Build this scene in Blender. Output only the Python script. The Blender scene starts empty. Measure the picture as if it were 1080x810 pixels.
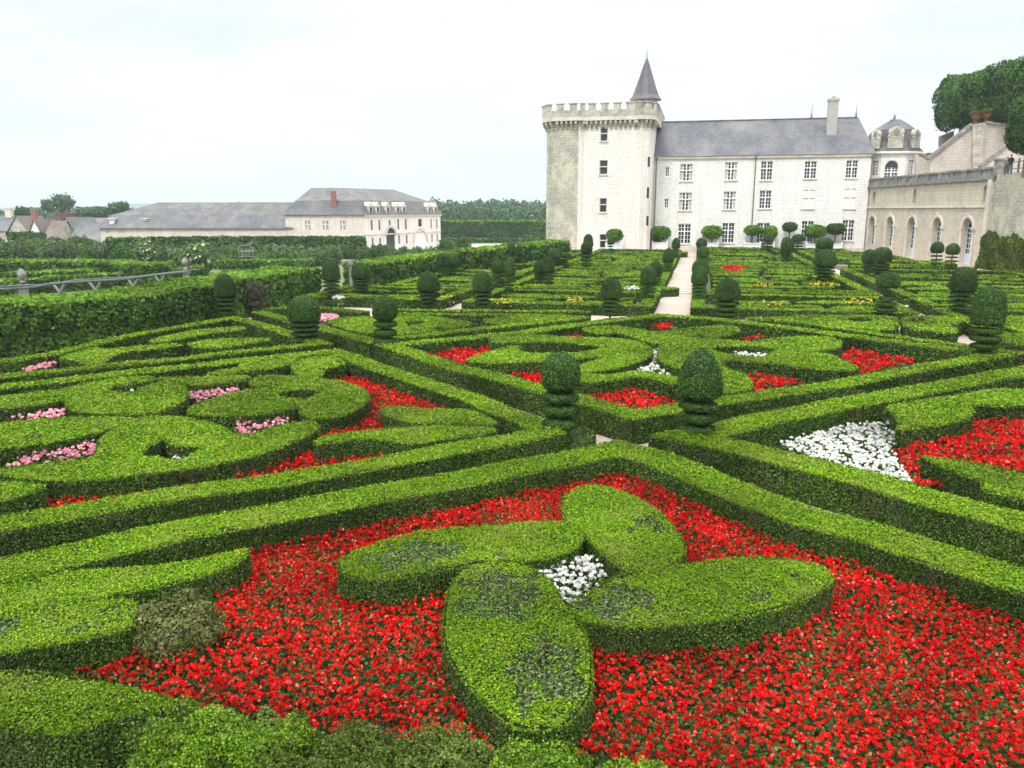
import bpy, math, random
import numpy as np
from mathutils import Vector
from mathutils.geometry import tessellate_polygon
random.seed(7); RNG = np.random.default_rng(7)
C = bpy.context.scene.collection
F = 850.0; H = 5.5; TH = math.atan(183/850)
CT, ST = math.cos(TH), math.sin(TH)
def ray(px, py):
    x = px-540; y = py-405
    return x, F*CT-y*ST, y*CT+F*ST
def at(px, py, z=0.0):                       # a point of the place seen at px,py on level z
    x, f, d = ray(px, py); t = (H-z)/d
    return (x*t, f*t)
A0 = math.radians(-13); O = (8.4, 42.5)       # garden axes: u across, v away from the terrace
def W(u, v):
    return (O[0]+u*math.cos(A0)-v*math.sin(A0), O[1]+u*math.sin(A0)+v*math.cos(A0))
def UV(x, y):
    x -= O[0]; y -= O[1]
    return (x*math.cos(A0)+y*math.sin(A0), -x*math.sin(A0)+y*math.cos(A0))
def online(px, py, P, Q):                     # where the sight line meets the upright plane P-Q
    x, f, d = ray(px, py); dx, dy = Q[0]-P[0], Q[1]-P[1]
    det = -x*dy+dx*f; t = (-P[0]*dy+dx*P[1])/det
    return (x*t, f*t, H-d*t)
def dep(px, py, Y):                           # a point at forward distance Y
    x, f, d = ray(px, py); t = Y/f
    return (x*t, Y, H-d*t)

# ------------------------------------------------------------------ materials
MATS = {}
def newmat(name):
    m = bpy.data.materials.new(name); m.use_nodes = True
    nt = m.node_tree; nt.nodes.clear()
    out = nt.nodes.new('ShaderNodeOutputMaterial')
    MATS[name] = m
    return m, nt, out
def N(nt, t, **k):
    n = nt.nodes.new(t)
    for a, b in k.items(): setattr(n, a, b)
    return n
def ramp(nt, src, stops):
    r = N(nt, 'ShaderNodeValToRGB'); e = r.color_ramp.elements
    while len(e) < len(stops): e.new(0.5)
    for i, (p, c) in enumerate(stops):
        e[i].position = p; e[i].color = (*c, 1)
    nt.links.new(src, r.inputs[0]); return r.outputs[0]
def noise(nt, scale, detail=3, rough=.6, vec=None):
    n = N(nt, 'ShaderNodeTexNoise'); n.inputs['Scale'].default_value = scale
    n.inputs['Detail'].default_value = detail; n.inputs['Roughness'].default_value = rough
    if vec is None:
        g = N(nt, 'ShaderNodeNewGeometry'); vec = g.outputs['Position']
    nt.links.new(vec, n.inputs['Vector']); return n.outputs[0]
def mix(nt, fac, a, b, mode='MIX'):
    m = N(nt, 'ShaderNodeMix', data_type='RGBA', blend_type=mode)
    for s, v in ((m.inputs[0], fac), (m.inputs[6], a), (m.inputs[7], b)):
        if isinstance(v, (int, float)): s.default_value = v
        elif isinstance(v, tuple): s.default_value = (*v, 1)
        else: nt.links.new(v, s)
    return m.outputs[2]
def leafmat(name, cols, patch, patchcol, pscale=1.1, trans=.28, rough=.55, plo=.5, phi=.68, spec=.08):
    m, nt, out = newmat(name)
    g = N(nt, 'ShaderNodeNewGeometry')
    c = ramp(nt, g.outputs['Random Per Island'], cols)
    nz = noise(nt, pscale, 4, .65)
    f = N(nt, 'ShaderNodeMapRange'); nt.links.new(nz, f.inputs[0])
    f.inputs[1].default_value = plo; f.inputs[2].default_value = phi; f.inputs[4].default_value = patch
    c = mix(nt, f.outputs[0], c, patchcol)
    nz2 = noise(nt, pscale*.23, 2)
    f2 = N(nt, 'ShaderNodeMapRange'); nt.links.new(nz2, f2.inputs[0])
    f2.inputs[1].default_value = .35; f2.inputs[2].default_value = .65
    f2.inputs[3].default_value = .68; f2.inputs[4].default_value = 1.28
    c = mix(nt, 1.0, c, f2.outputs[0], 'MULTIPLY')
    b = N(nt, 'ShaderNodeBsdfPrincipled'); nt.links.new(c, b.inputs['Base Color'])
    b.inputs['Roughness'].default_value = rough; b.inputs['Specular IOR Level'].default_value = spec
    if trans > 0:
        t = N(nt, 'ShaderNodeBsdfTranslucent'); nt.links.new(c, t.inputs[0])
        x = N(nt, 'ShaderNodeMixShader'); x.inputs[0].default_value = trans
        nt.links.new(b.outputs[0], x.inputs[1]); nt.links.new(t.outputs[0], x.inputs[2])
        nt.links.new(x.outputs[0], out.inputs[0])
    else: nt.links.new(b.outputs[0], out.inputs[0])
    return m
def surf(name, c1, c2, scale=3.0, rough=.8, bump=.0, metal=0, c3=None, s3=.4):
    m, nt, out = newmat(name)
    c = ramp(nt, noise(nt, scale, 6, .65), [(.32, c1), (.68, c2)])
    if c3:
        f = ramp(nt, noise(nt, s3, 5, .7), [(.5, (0,0,0)), (.66, (1,1,1))])
        c = mix(nt, f, c, c3)
    b = N(nt, 'ShaderNodeBsdfPrincipled'); nt.links.new(c, b.inputs['Base Color'])
    b.inputs['Roughness'].default_value = rough; b.inputs['Metallic'].default_value = metal
    if bump:
        bp = N(nt, 'ShaderNodeBump'); bp.inputs['Distance'].default_value = bump
        nt.links.new(noise(nt, scale*6, 4), bp.inputs['Height']); nt.links.new(bp.outputs[0], b.inputs['Normal'])
    nt.links.new(b.outputs[0], out.inputs[0])
    return m
def masonry(name, c1, c2, mortar, stain, bw=.7, bh=.33, stainlo=.55, stainhi=.75, ms=.012, sscale=.35, rough=.85, slate=False):
    m, nt, out = newmat(name)
    g = N(nt, 'ShaderNodeNewGeometry')
    mp = N(nt, 'ShaderNodeVectorRotate', rotation_type='Z_AXIS'); mp.inputs['Angle'].default_value = -A0
    nt.links.new(g.outputs['Position'], mp.inputs['Vector'])
    s = N(nt, 'ShaderNodeSeparateXYZ'); nt.links.new(mp.outputs[0], s.inputs[0])
    a = N(nt, 'ShaderNodeMath', operation='ADD'); nt.links.new(s.outputs[0], a.inputs[0]); nt.links.new(s.outputs[1], a.inputs[1])
    if slate:
        a = N(nt, 'ShaderNodeMath', operation='ADD'); nt.links.new(s.outputs[0], a.inputs[0]); a.inputs[1].default_value = 0
    cb = N(nt, 'ShaderNodeCombineXYZ'); nt.links.new(a.outputs[0], cb.inputs[0]); nt.links.new(s.outputs[2], cb.inputs[1])
    br = N(nt, 'ShaderNodeTexBrick'); nt.links.new(cb.outputs[0], br.inputs['Vector'])
    br.inputs['Scale'].default_value = 1.0; br.inputs['Brick Width'].default_value = bw; br.inputs['Row Height'].default_value = bh
    br.inputs['Mortar Size'].default_value = ms; br.inputs['Mortar Smooth'].default_value = .4
    br.inputs['Color1'].default_value = (*c1, 1); br.inputs['Color2'].default_value = (*c2, 1); br.inputs['Mortar'].default_value = (*mortar, 1)
    f = ramp(nt, noise(nt, sscale, 7, .72), [(stainlo, (0,0,0)), (stainhi, (1,1,1))])
    c = mix(nt, f, br.outputs[0], stain)
    f3 = ramp(nt, noise(nt, 4.0, 5, .7), [(.3, (.82,.82,.82)), (.7, (1.1,1.1,1.1))])
    mp2 = N(nt, 'ShaderNodeMapping'); mp2.inputs['Scale'].default_value = (1, 1, .12); nt.links.new(g.outputs['Position'], mp2.inputs[0])
    f4 = ramp(nt, noise(nt, 1.3, 5, .7, mp2.outputs[0]), [(.32, (.80,.79,.76)), (.58, (1.04,1.04,1.04))]); c = mix(nt, .6, c, mix(nt, 1.0, c, f4, 'MULTIPLY'))
    c = mix(nt, 1.0, c, f3, 'MULTIPLY')
    b = N(nt, 'ShaderNodeBsdfPrincipled'); nt.links.new(c, b.inputs['Base Color']); b.inputs['Roughness'].default_value = rough
    bp = N(nt, 'ShaderNodeBump'); bp.inputs['Distance'].default_value = .02
    nt.links.new(br.outputs['Fac'], bp.inputs['Height']); bp.invert = True; nt.links.new(bp.outputs[0], b.inputs['Normal'])
    nt.links.new(b.outputs[0], out.inputs[0])
    return m

TOP = [(0, (.040,.110,.003)), (.5, (.115,.238,.004)), (.85, (.200,.320,.006)), (1, (.32,.39,.03))]  # darkest leaf tones paint in the shaded gaps of the clipped tops
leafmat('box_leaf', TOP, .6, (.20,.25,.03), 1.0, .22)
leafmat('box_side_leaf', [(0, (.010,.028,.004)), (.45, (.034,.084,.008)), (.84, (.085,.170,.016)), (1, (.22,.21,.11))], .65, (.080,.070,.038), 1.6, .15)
leafmat('worn_leaf', [(0, (.015,.025,.008)), (.35, (.05,.10,.03)), (.8, (.11,.18,.05)), (.88, (.22,.19,.14)), (1, (.30,.26,.21))], .5, (.09,.08,.045), 4, .12)
leafmat('rough_leaf', [(0, (.04,.10,.008)), (.5, (.12,.24,.012)), (1, (.24,.36,.03))], .6, (.10,.11,.04), 3, .22)
leafmat('yew_leaf', [(0, (.014,.042,.008)), (.5, (.036,.090,.015)), (.9, (.070,.150,.022)), (1, (.14,.21,.05))], .5, (.045,.085,.02), 3, .12)
leafmat('yew_loose_leaf', [(0, (.045,.05,.03)), (.5, (.07,.075,.045)), (1, (.12,.10,.07))], .5, (.05,.07,.03), 3, .12)
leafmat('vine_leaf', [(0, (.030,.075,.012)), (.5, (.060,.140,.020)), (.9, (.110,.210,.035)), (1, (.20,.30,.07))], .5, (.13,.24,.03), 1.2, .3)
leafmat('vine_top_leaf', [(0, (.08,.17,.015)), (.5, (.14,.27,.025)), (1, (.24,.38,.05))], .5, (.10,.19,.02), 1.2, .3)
leafmat('creeper_leaf', [(0, (.05,.09,.012)), (.5, (.11,.17,.02)), (.9, (.18,.23,.035)), (1, (.26,.2,.05))], .5, (.07,.12,.02), 1, .2)
leafmat('lime_leaf', [(0, (.030,.075,.016)), (.5, (.058,.130,.026)), (1, (.10,.19,.035))], .5, (.03,.08,.02), .5, .2)
leafmat('bright_tree_leaf', [(0, (.06,.15,.012)), (.5, (.13,.27,.02)), (1, (.22,.37,.03))], .5, (.08,.17,.02), 2, .25)
leafmat('wood_leaf', [(0, (.035,.08,.03)), (.5, (.06,.125,.04)), (1, (.10,.17,.05))], .6, (.09,.15,.06), .06, .1)
leafmat('shrub_leaf', [(0, (.045,.085,.025)), (.5, (.085,.15,.04)), (.9, (.14,.21,.06)), (1, (.3,.32,.2))], .6, (.12,.17,.07), .5, .2)
leafmat('begonia_leaf', [(0, (.022,.045,.010)), (.5, (.060,.105,.020)), (.85, (.11,.16,.035)), (1, (.19,.22,.08))], .6, (.075,.055,.02), 2.5, .2)
leafmat('red_petal', [(0, (.30,.002,.004)), (.4, (.60,.004,.005)), (.85, (.80,.012,.010)), (.93, (.92,.05,.04)), (1, (.95,.25,.20))], .4, (.48,.002,.004), 3, .25)  # palest pink stop paints glints on the petals into the colour
leafmat('pink_petal', [(0, (.80,.22,.34)), (.6, (.90,.42,.50)), (1, (.96,.72,.74))], .3, (.82,.25,.35), 2, .3)
leafmat('white_petal', [(0, (.66,.68,.60)), (1, (.86,.86,.83))], .2, (.8,.82,.7), 2, .3)
leafmat('yellow_petal', [(0, (.80,.42,.01)), (.6, (.9,.62,.03)), (1, (.75,.75,.1))], .3, (.8,.3,.01), 2, .3)
surf('hedge_core', (.007,.013,.003), (.022,.026,.009), 8)  # dark green body, shade of the gaps between leaves put into its colour
surf('yew_core', (.006,.012,.005), (.014,.02,.008), 8)
surf('bark', (.10,.08,.06), (.2,.17,.13), 8, bump=.01)
surf('soil', (.045,.04,.022), (.09,.075,.045), 3, c3=(.05,.07,.02))
surf('gravel', (.36,.285,.225), (.45,.36,.29), 8, bump=.01, c3=(.33,.265,.21))
surf('lawn', (.05,.10,.02), (.10,.15,.035), .3, c3=(.16,.15,.08), s3=.05)
surf('step_stone', (.42,.40,.36), (.55,.53,.48), 4)
masonry('white_stone', (.88,.86,.82), (.84,.82,.77), (.76,.73,.68), (.78,.74,.66), .75, .34, .58, .85)
masonry('tower_stone', (.86,.81,.75), (.82,.77,.70), (.76,.70,.63), (.82,.74,.64), .75, .34, .5, .8)
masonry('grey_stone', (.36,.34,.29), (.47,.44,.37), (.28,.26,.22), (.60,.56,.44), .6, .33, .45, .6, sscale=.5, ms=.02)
masonry('old_stone', (.55,.50,.42), (.65,.60,.51), (.4,.37,.3), (.34,.33,.29), .5, .25, .45, .6, sscale=.8)
masonry('tan_stone', (.56,.49,.39), (.63,.55,.44), (.50,.44,.36), (.42,.38,.31), .8, .36, .5, .72, sscale=.5)
masonry('ramp_stone', (.52,.47,.41), (.57,.52,.46), (.49,.44,.38), (.40,.37,.33), .8, .36, .5, .72, sscale=.4)
masonry('rose_stone', (.70,.60,.51), (.76,.67,.58), (.64,.56,.49), (.80,.74,.66), .7, .33, .4, .7)
masonry('slate', (.066,.069,.078), (.096,.099,.110), (.045,.047,.053), (.175,.170,.165), .35, .22, .42, .68, ms=.01, sscale=.25, rough=.5, slate=True)
masonry('old_slate', (.090,.088,.086), (.122,.119,.115), (.08,.08,.075), (.21,.20,.17), .35, .22, .42, .7, ms=.01, sscale=.5, rough=.7, slate=True)
masonry('tile_roof', (.145,.11,.09), (.19,.145,.12), (.12,.08,.065), (.22,.19,.15), .35, .22, .45, .7, ms=.01, slate=True)
surf('lichen_stone', (.11,.11,.10), (.27,.26,.24), 2.6, c3=(.36,.34,.30), s3=.9, bump=.02)
surf('trim_stone', (.60,.54,.45), (.70,.64,.55), 2, c3=(.45,.41,.34))
surf('pale_trim', (.80,.77,.70), (.86,.84,.77), 2)
surf('brick', (.24,.10,.07), (.32,.15,.11), 4)
surf('terracotta', (.16,.06,.045), (.22,.09,.065), 4)
surf('chimney_stone', (.34,.32,.29), (.46,.44,.40), 3)
surf('white_paint', (.80,.80,.79), (.86,.86,.85), 3, rough=.5)
surf('blue_paint', (.50,.60,.68), (.58,.67,.74), 3, rough=.5)
surf('pipe_metal', (.13,.12,.11), (.2,.18,.17), 3, rough=.5)
surf('grey_wood', (.16,.15,.14), (.28,.26,.25), 5)
surf('steel', (.07,.08,.085), (.13,.14,.15), 3, rough=.6)
surf('curtain', (.45,.42,.38), (.62,.58,.54), 3)
surf('glass', (.018,.020,.024), (.045,.048,.055), 1.5, rough=.15)
surf('blue_cloth', (.05,.07,.12), (.09,.11,.18), 5); surf('grey_cloth', (.10,.10,.11), (.2,.2,.2), 5); surf('pale_cloth', (.5,.45,.4), (.6,.55,.5), 5)
surf('dark_cloth', (.02,.02,.025), (.04,.04,.05), 5); surf('skin', (.45,.28,.2), (.55,.35,.26), 5); surf('hair', (.03,.02,.015), (.08,.05,.03), 5)

# ------------------------------------------------------------------ objects
def setp(o, label=None, cat=None, group=None, kind=None):
    if label: o['label'] = label
    if cat: o['category'] = cat
    if group: o['group'] = group
    if kind: o['kind'] = kind
    return o
def empty(name, loc, label, cat, group=None):
    o = bpy.data.objects.new(name, None); C.objects.link(o); o.location = loc
    o.empty_display_size = .3
    return setp(o, label, cat, group)
def wloc(o):
    v = Vector((0,0,0))
    while o is not None: v += Vector(o.location); o = o.parent
    return v
class MB:
    def __init__(s): s.v = []; s.f = []; s.m = []; s.n = 0; s.q = []
    def add(s, v, f, m=0):
        b = s.n; s.v.append(np.asarray(v, float).reshape(-1, 3)); s.n += len(s.v[-1])
        for x in f: s.f.append(tuple(i+b for i in x)); s.m.append(m)
    def quads(s, v, m):                        # v (n,4,3)
        n = len(v)
        if not n: return
        s.q.append((s.n, n, np.broadcast_to(np.asarray(m), (n,)).astype(np.int32))); s.v.append(v.reshape(-1, 3)); s.n += n*4
    def box(s, c, d, rot=0, m=0, taper=1.0):   # c = centre of the base
        a, b, h = d[0]/2, d[1]/2, d[2]; cs, sn = math.cos(rot), math.sin(rot); P = []
        for k, z in ((1, 0), (taper, h)):
            for x, y in ((-a,-b),(a,-b),(a,b),(-a,b)):
                x *= k; y *= k; P.append((c[0]+x*cs-y*sn, c[1]+x*sn+y*cs, c[2]+z))
        s.add(P, [(3,2,1,0),(4,5,6,7),(0,1,5,4),(1,2,6,5),(2,3,7,6),(3,0,4,7)], m)
    def slab(s, P, Q, t, z0, z1, m=0):         # upright slab along P-Q, thickness t
        d = np.array(Q)-np.array(P); L = np.hypot(*d); n = np.array((-d[1], d[0]))/L*t/2
        p = [np.array(P)-n, np.array(Q)-n, np.array(Q)+n, np.array(P)+n]
        s.add([(*x, z0) for x in p]+[(*x, z1) for x in p], [(3,2,1,0),(4,5,6,7),(0,1,5,4),(1,2,6,5),(2,3,7,6),(3,0,4,7)], m)
    def tube(s, pts, rad, k=8, m=0):
        pts = [Vector(p) for p in pts]; rings = []
        for i, p in enumerate(pts):
            d = (pts[min(i+1, len(pts)-1)]-pts[max(i-1, 0)]).normalized()
            a = d.orthogonal().normalized(); b = d.cross(a); r = rad[i] if isinstance(rad, (list, tuple)) else rad
            rings.append([p+(a*math.cos(2*math.pi*j/k)+b*math.sin(2*math.pi*j/k))*r for j in range(k)])
        V = [v for r in rings for v in r]; Fc = []
        for i in range(len(pts)-1):
            for j in range(k): Fc.append((i*k+j, i*k+(j+1)%k, (i+1)*k+(j+1)%k, (i+1)*k+j))
        Fc.append(tuple(range(k))[::-1]); Fc.append(tuple((len(pts)-1)*k+j for j in range(k)))
        s.add(V, Fc, m)
    def lathe(s, c, prof, k=16, m=0):          # prof [(r,z)] bottom to top
        V = []; Fc = []
        for r, z in prof:
            for j in range(k): V.append((c[0]+r*math.cos(2*math.pi*j/k), c[1]+r*math.sin(2*math.pi*j/k), c[2]+z))
        for i in range(len(prof)-1):
            for j in range(k): Fc.append((i*k+j, i*k+(j+1)%k, (i+1)*k+(j+1)%k, (i+1)*k+j))
        Fc.append(tuple(range(k))[::-1]); Fc.append(tuple((len(prof)-1)*k+j for j in range(k)))
        s.add(V, Fc, m)
    def prism(s, ring, z0, z1, m=0):
        ring = [tuple(p) for p in ring]; n = len(ring)
        if sum(ring[i][0]*ring[(i+1)%n][1]-ring[(i+1)%n][0]*ring[i][1] for i in range(n)) < 0: ring.reverse()
        tri = tessellate_polygon([[Vector((*p, 0)) for p in ring]])
        s.add([(*p, z0) for p in ring]+[(*p, z1) for p in ring],
              [tuple(t)[::-1] for t in tri]+[tuple(i+n for i in t) for t in tri]+[(i, (i+1)%n, n+(i+1)%n, n+i) for i in range(n)], m)
    def build(s, name, mats, parent=None, origin=None, smooth=False):
        me = bpy.data.meshes.new(name)
        off = wloc(parent) if parent else Vector((0,0,0))
        V = np.concatenate(s.v) if s.v else np.zeros((0, 3))
        if origin is not None and parent is None: off = Vector(origin)
        V = V-np.array(off)
        nq = sum(q[1] for q in s.q)
        lt = [len(f) for f in s.f]
        loops = np.fromiter((i for f in s.f for i in f), np.int64, sum(lt))
        ql = [np.arange(q[0], q[0]+q[1]*4) for q in s.q]
        loops = np.concatenate([loops]+ql) if ql else loops
        tot = np.concatenate([np.array(lt, np.int64), np.full(nq, 4)])
        start = np.concatenate([[0], np.cumsum(tot)[:-1]])
        mi = np.concatenate([np.array(s.m, np.int64)]+[q[2] for q in s.q])
        me.vertices.add(len(V)); me.vertices.foreach_set('co', V.astype(np.float32).ravel())
        me.loops.add(len(loops)); me.loops.foreach_set('vertex_index', loops.astype(np.int32))
        me.polygons.add(len(tot)); me.polygons.foreach_set('loop_start', start.astype(np.int32))
        me.polygons.foreach_set('material_index', mi.astype(np.int32))
        if not smooth: me.polygons.foreach_set('use_smooth', np.zeros(len(tot), bool))
        else: me.polygons.foreach_set('use_smooth', np.ones(len(tot), bool))
        me.update(calc_edges=True)
        for m in (mats if isinstance(mats, (list, tuple)) else [mats]): me.materials.append(MATS[m])
        o = bpy.data.objects.new(name, me); C.objects.link(o)
        if parent: o.parent = parent
        elif origin is not None: o.location = off
        return o
def copy_thing(o, loc, scale=None, rotz=0, label=None, parent=None):
    c = o.copy(); C.objects.link(c)
    if parent: c.parent = parent
    else:
        c.location = loc; c.rotation_euler = (0, 0, rotz)
        if scale: c.scale = scale if isinstance(scale, tuple) else (scale,)*3
        if label: c['label'] = label
    for ch in [x for x in list(C.objects) if x.parent == o] if False else KIDS(o): copy_thing(ch, None, parent=c)
    return c
def KIDS(o): return [x for x in o.children]

# ------------------------------------------------------------------ foliage
def unit(v): return v/np.maximum(np.linalg.norm(v, axis=1, keepdims=True), 1e-9)
def leaves(P, Nn, size, spread, asp=.62):
    n = len(P); d = unit(Nn+RNG.normal(0, spread, (n, 3)))
    r = RNG.normal(0, 1, (n, 3)); a = unit(np.cross(d, r)); b = np.cross(d, a)
    s = (size*RNG.uniform(.7, 1.3, n))[:, None]
    return np.stack([P-a*s*.8, P+b*s*asp, P+a*s*.8, P-b*s*asp], 1)
def inside(P, rings):
    r = np.zeros(len(P), bool)
    for R in rings:
        R = np.asarray(R); x, y = P[:, 0], P[:, 1]; n = len(R)
        for i in range(n):
            x1, y1 = R[i]; x2, y2 = R[(i+1) % n]
            if y1 == y2: continue
            c = ((y1 > y) != (y2 > y)) & (x < (x2-x1)*(y-y1)/(y2-y1)+x1)
            r ^= c
    return r
def undul(x, y):
    return .012*np.sin(x*1.7+y*.9)+.008*np.sin(x*3.9-y*2.7+1)+.007*np.sin(-x*1.1+y*5.3+2)+.005*np.sin(x*9.1+y*8.3)
def lsize(d, k=.0021, lo=.018): return np.clip(d*k, lo, .5)
def fill_leaves(mb, rings, z, mtop, worn=None, mworn=0, spread=.55, cover=1.5, lump=1.0, k=.0021, lo=.018, rimdrop=.03):
    A = np.concatenate([np.asarray(r) for r in rings[:1]]); lo2, hi2 = A.min(0), A.max(0)
    cx = np.clip(0, lo2[0], hi2[0]); cy = np.clip(0, lo2[1], hi2[1]); dmin = max(np.hypot(cx, cy), 6.5)
    smin = float(lsize(dmin, k, lo)); n = int((hi2-lo2).prod()*cover/(.8*smin*smin))
    if n > 3000000: n = 3000000
    P = RNG.uniform(lo2, hi2, (n, 2)); D = np.hypot(P[:, 0], P[:, 1]); S = lsize(D, k, lo)
    keep = RNG.random(n) < (smin/S)**2; P = P[keep]; S = S[keep]
    keep = inside(P, rings); P = P[keep]; S = S[keep]; n = len(P)
    zz = z+undul(P[:, 0], P[:, 1])*lump+RNG.normal(-.004, .015, n)+S*.15
    mi = np.full(n, mtop)
    if mworn and smin < .05:
        pts_ = P[RNG.integers(0, n, max(1, int(n*smin*smin*.8/5)))]
        worn = list(worn or [])+[[(q[0]+math.cos(a)*e, q[1]+math.sin(a)*e*.7) for a in np.arange(0, 6.2, .78)] for q, e in zip(pts_, RNG.uniform(.05, .16, len(pts_)))]
    if worn:
        w = np.zeros(n, bool)
        for wr in worn:
            e_ = float(np.ptp(np.asarray(wr)[:, 0])+np.ptp(np.asarray(wr)[:, 1]))*.05
            w |= inside(P+RNG.normal(0, min(.05, e_), P.shape)+min(.10, e_)*np.column_stack([np.sin(P[:,1]*9)+np.sin(P[:,0]*17), np.sin(P[:,0]*11+1)+np.sin(P[:,1]*19)]), [wr])
        w &= RNG.random(n) < .85
        mi[w] = mworn; zz[w] -= RNG.uniform(.0, .06, w.sum())
    Nn = np.tile((0, 0, 1.0), (n, 1))
    if worn:
        Nn[w] += RNG.normal(0, .9, (w.sum(), 3)); S = np.where(w, S*RNG.uniform(.6, 1.6, n), S)
    mb.quads(leaves(np.column_stack([P, zz]), Nn, S, spread), mi)
def wall_leaves(mb, rings, z0, z1, mside, mtop, cover=1.25, k=.0021, lo=.018, out=.02, lumpy=0, spread=.6):
    for R in rings:
        R = np.asarray(R, float); n = len(R)
        area = sum(R[i][0]*R[(i+1)%n][1]-R[(i+1)%n][0]*R[i][1] for i in range(n))
        sg = 1 if area > 0 else -1
        if R is not None and R is rings[0]: pass
        for i in range(n):
            p, q = R[i], R[(i+1) % n]; d = q-p; L = np.hypot(*d)
            if L < 1e-4: continue
            nn = np.array((d[1], -d[0]))/L*sg*(1 if R is not None and id(R) else 1)
            if getattr(mb, '_hole', False): nn = -nn
            dm = max(min(np.hypot(*p), np.hypot(*q), np.hypot(*((p+q)/2))), 6)
            s = float(lsize(dm, k, lo)); m = RNG.poisson(L*(z1-z0)*cover/(.8*s*s))
            if m == 0: continue
            t = RNG.random(m); z = z0+(z1-z0)*RNG.random(m)
            jit = out+lumpy*.5+np.abs(RNG.normal(0, .012, m))+.006*np.sin(z*9+t*L*7)+lumpy*np.sin(t*L*3.1+z*5)*.5
            P = np.column_stack([p[0]+d[0]*t+nn[0]*jit, p[1]+d[1]*t+nn[1]*jit, z])
            Nn = np.tile((nn[0], nn[1], .25), (m, 1))
            top = (z1-z)/(z1-z0) < RNG.random(m)*.07
            mb.quads(leaves(P, Nn, np.full(m, s), spread), np.where(top, mtop, mside))
def core(mb, rings, z0, z1, m=0):
    allp = [p for r in rings for p in r]; tri = tessellate_polygon([[Vector((*p, 0)) for p in r] for r in rings])
    mb.add([(*p, z1) for p in allp], [tuple(t) for t in tri], m)
    for r in rings:
        n = len(r); mb.add([(*p, z0) for p in r]+[(*p, z1) for p in r], [(i, (i+1) % n, n+(i+1) % n, n+i) for i in range(n)], m)
def smooth(R, it=2, closed=True):
    R = np.asarray(R, float)
    for _ in range(it):
        if closed:
            Q = np.roll(R, -1, 0); R = np.stack([.78*R+.22*Q, .22*R+.78*Q], 1).reshape(-1, 2)
    return R
def strip(pts, w, closed=False):
    pts = np.asarray(pts, float); n = len(pts); L = []; Rr = []
    for i in range(n):
        if closed: a, b = pts[i-1], pts[(i+1) % n]
        else: a, b = pts[max(i-1, 0)], pts[min(i+1, n-1)]
        d1 = pts[i]-a if (closed or i > 0) else b-pts[i]; d2 = b-pts[i] if (closed or i < n-1) else pts[i]-a
        d1 = d1/np.hypot(*d1); d2 = d2/np.hypot(*d2); t = d1+d2; t /= max(np.hypot(*t), 1e-6)
        nn = np.array((-t[1], t[0])); k = 1/max(nn@np.array((-d1[1], d1[0])), .45)
        L.append(pts[i]+nn*w/2*k); Rr.append(pts[i]-nn*w/2*k)
    if closed:
        ar = lambda R: abs(sum(R[i][0]*R[(i+1)%n][1]-R[(i+1)%n][0]*R[i][1] for i in range(n)))
        return [L, Rr] if ar(L) > ar(Rr) else [Rr, L]
    return [L+Rr[::-1]]
HT = .65
COUNT = [0]
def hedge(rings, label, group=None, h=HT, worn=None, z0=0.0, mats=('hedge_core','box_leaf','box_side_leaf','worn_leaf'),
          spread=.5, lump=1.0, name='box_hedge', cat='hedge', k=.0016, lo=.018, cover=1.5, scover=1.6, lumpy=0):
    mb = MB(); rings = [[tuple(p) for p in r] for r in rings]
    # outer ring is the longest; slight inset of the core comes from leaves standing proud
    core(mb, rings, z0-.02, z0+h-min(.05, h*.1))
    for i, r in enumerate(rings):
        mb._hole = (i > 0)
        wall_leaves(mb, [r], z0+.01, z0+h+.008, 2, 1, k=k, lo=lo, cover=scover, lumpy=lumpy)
    fill_leaves(mb, rings, z0+h, 1, worn, 3, spread, lump=lump, k=k, lo=lo, cover=cover)
    c = np.asarray(rings[0]).mean(0)
    o = mb.build(name, list(mats), origin=(float(c[0]), float(c[1]), z0))
    COUNT[0] += sum(q[1] for q in mb.q)
    return setp(o, label, cat, group)
def PX(pts, z=HT, sm=2):
    R = [at(x, y, z) for x, y in pts]
    return smooth(R, sm) if sm else np.asarray(R)
def pstrip(pts, w, z=HT, ext=None):
    return strip([at(x, y, z) for x, y in pts], w)

# ================================================================== GROUND
def sheet(name, ring, z, mat, kind='structure'):
    mb = MB(); core_tri = tessellate_polygon([[Vector((*p, 0)) for p in ring]])
    n = len(ring)
    ar = sum(ring[i][0]*ring[(i+1)%n][1]-ring[(i+1)%n][0]*ring[i][1] for i in range(n))
    ring = list(ring) if ar > 0 else list(ring)[::-1]
    tri = tessellate_polygon([[Vector((*p, 0)) for p in ring]])
    mb.add([(*p, z) for p in ring], [tuple(t) for t in tri])
    o = mb.build(name, mat); o['kind'] = kind; return o
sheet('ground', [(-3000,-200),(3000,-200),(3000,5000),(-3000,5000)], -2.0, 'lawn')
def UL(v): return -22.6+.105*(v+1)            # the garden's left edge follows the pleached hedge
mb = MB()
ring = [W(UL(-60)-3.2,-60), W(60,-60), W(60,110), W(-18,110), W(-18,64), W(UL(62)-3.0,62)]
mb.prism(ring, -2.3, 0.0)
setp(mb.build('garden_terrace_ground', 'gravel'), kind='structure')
def uvrect(u0, u1, v0, v1): return [W(u0,v0), W(u1,v0), W(u1,v1), W(u0,v1)]

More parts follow.
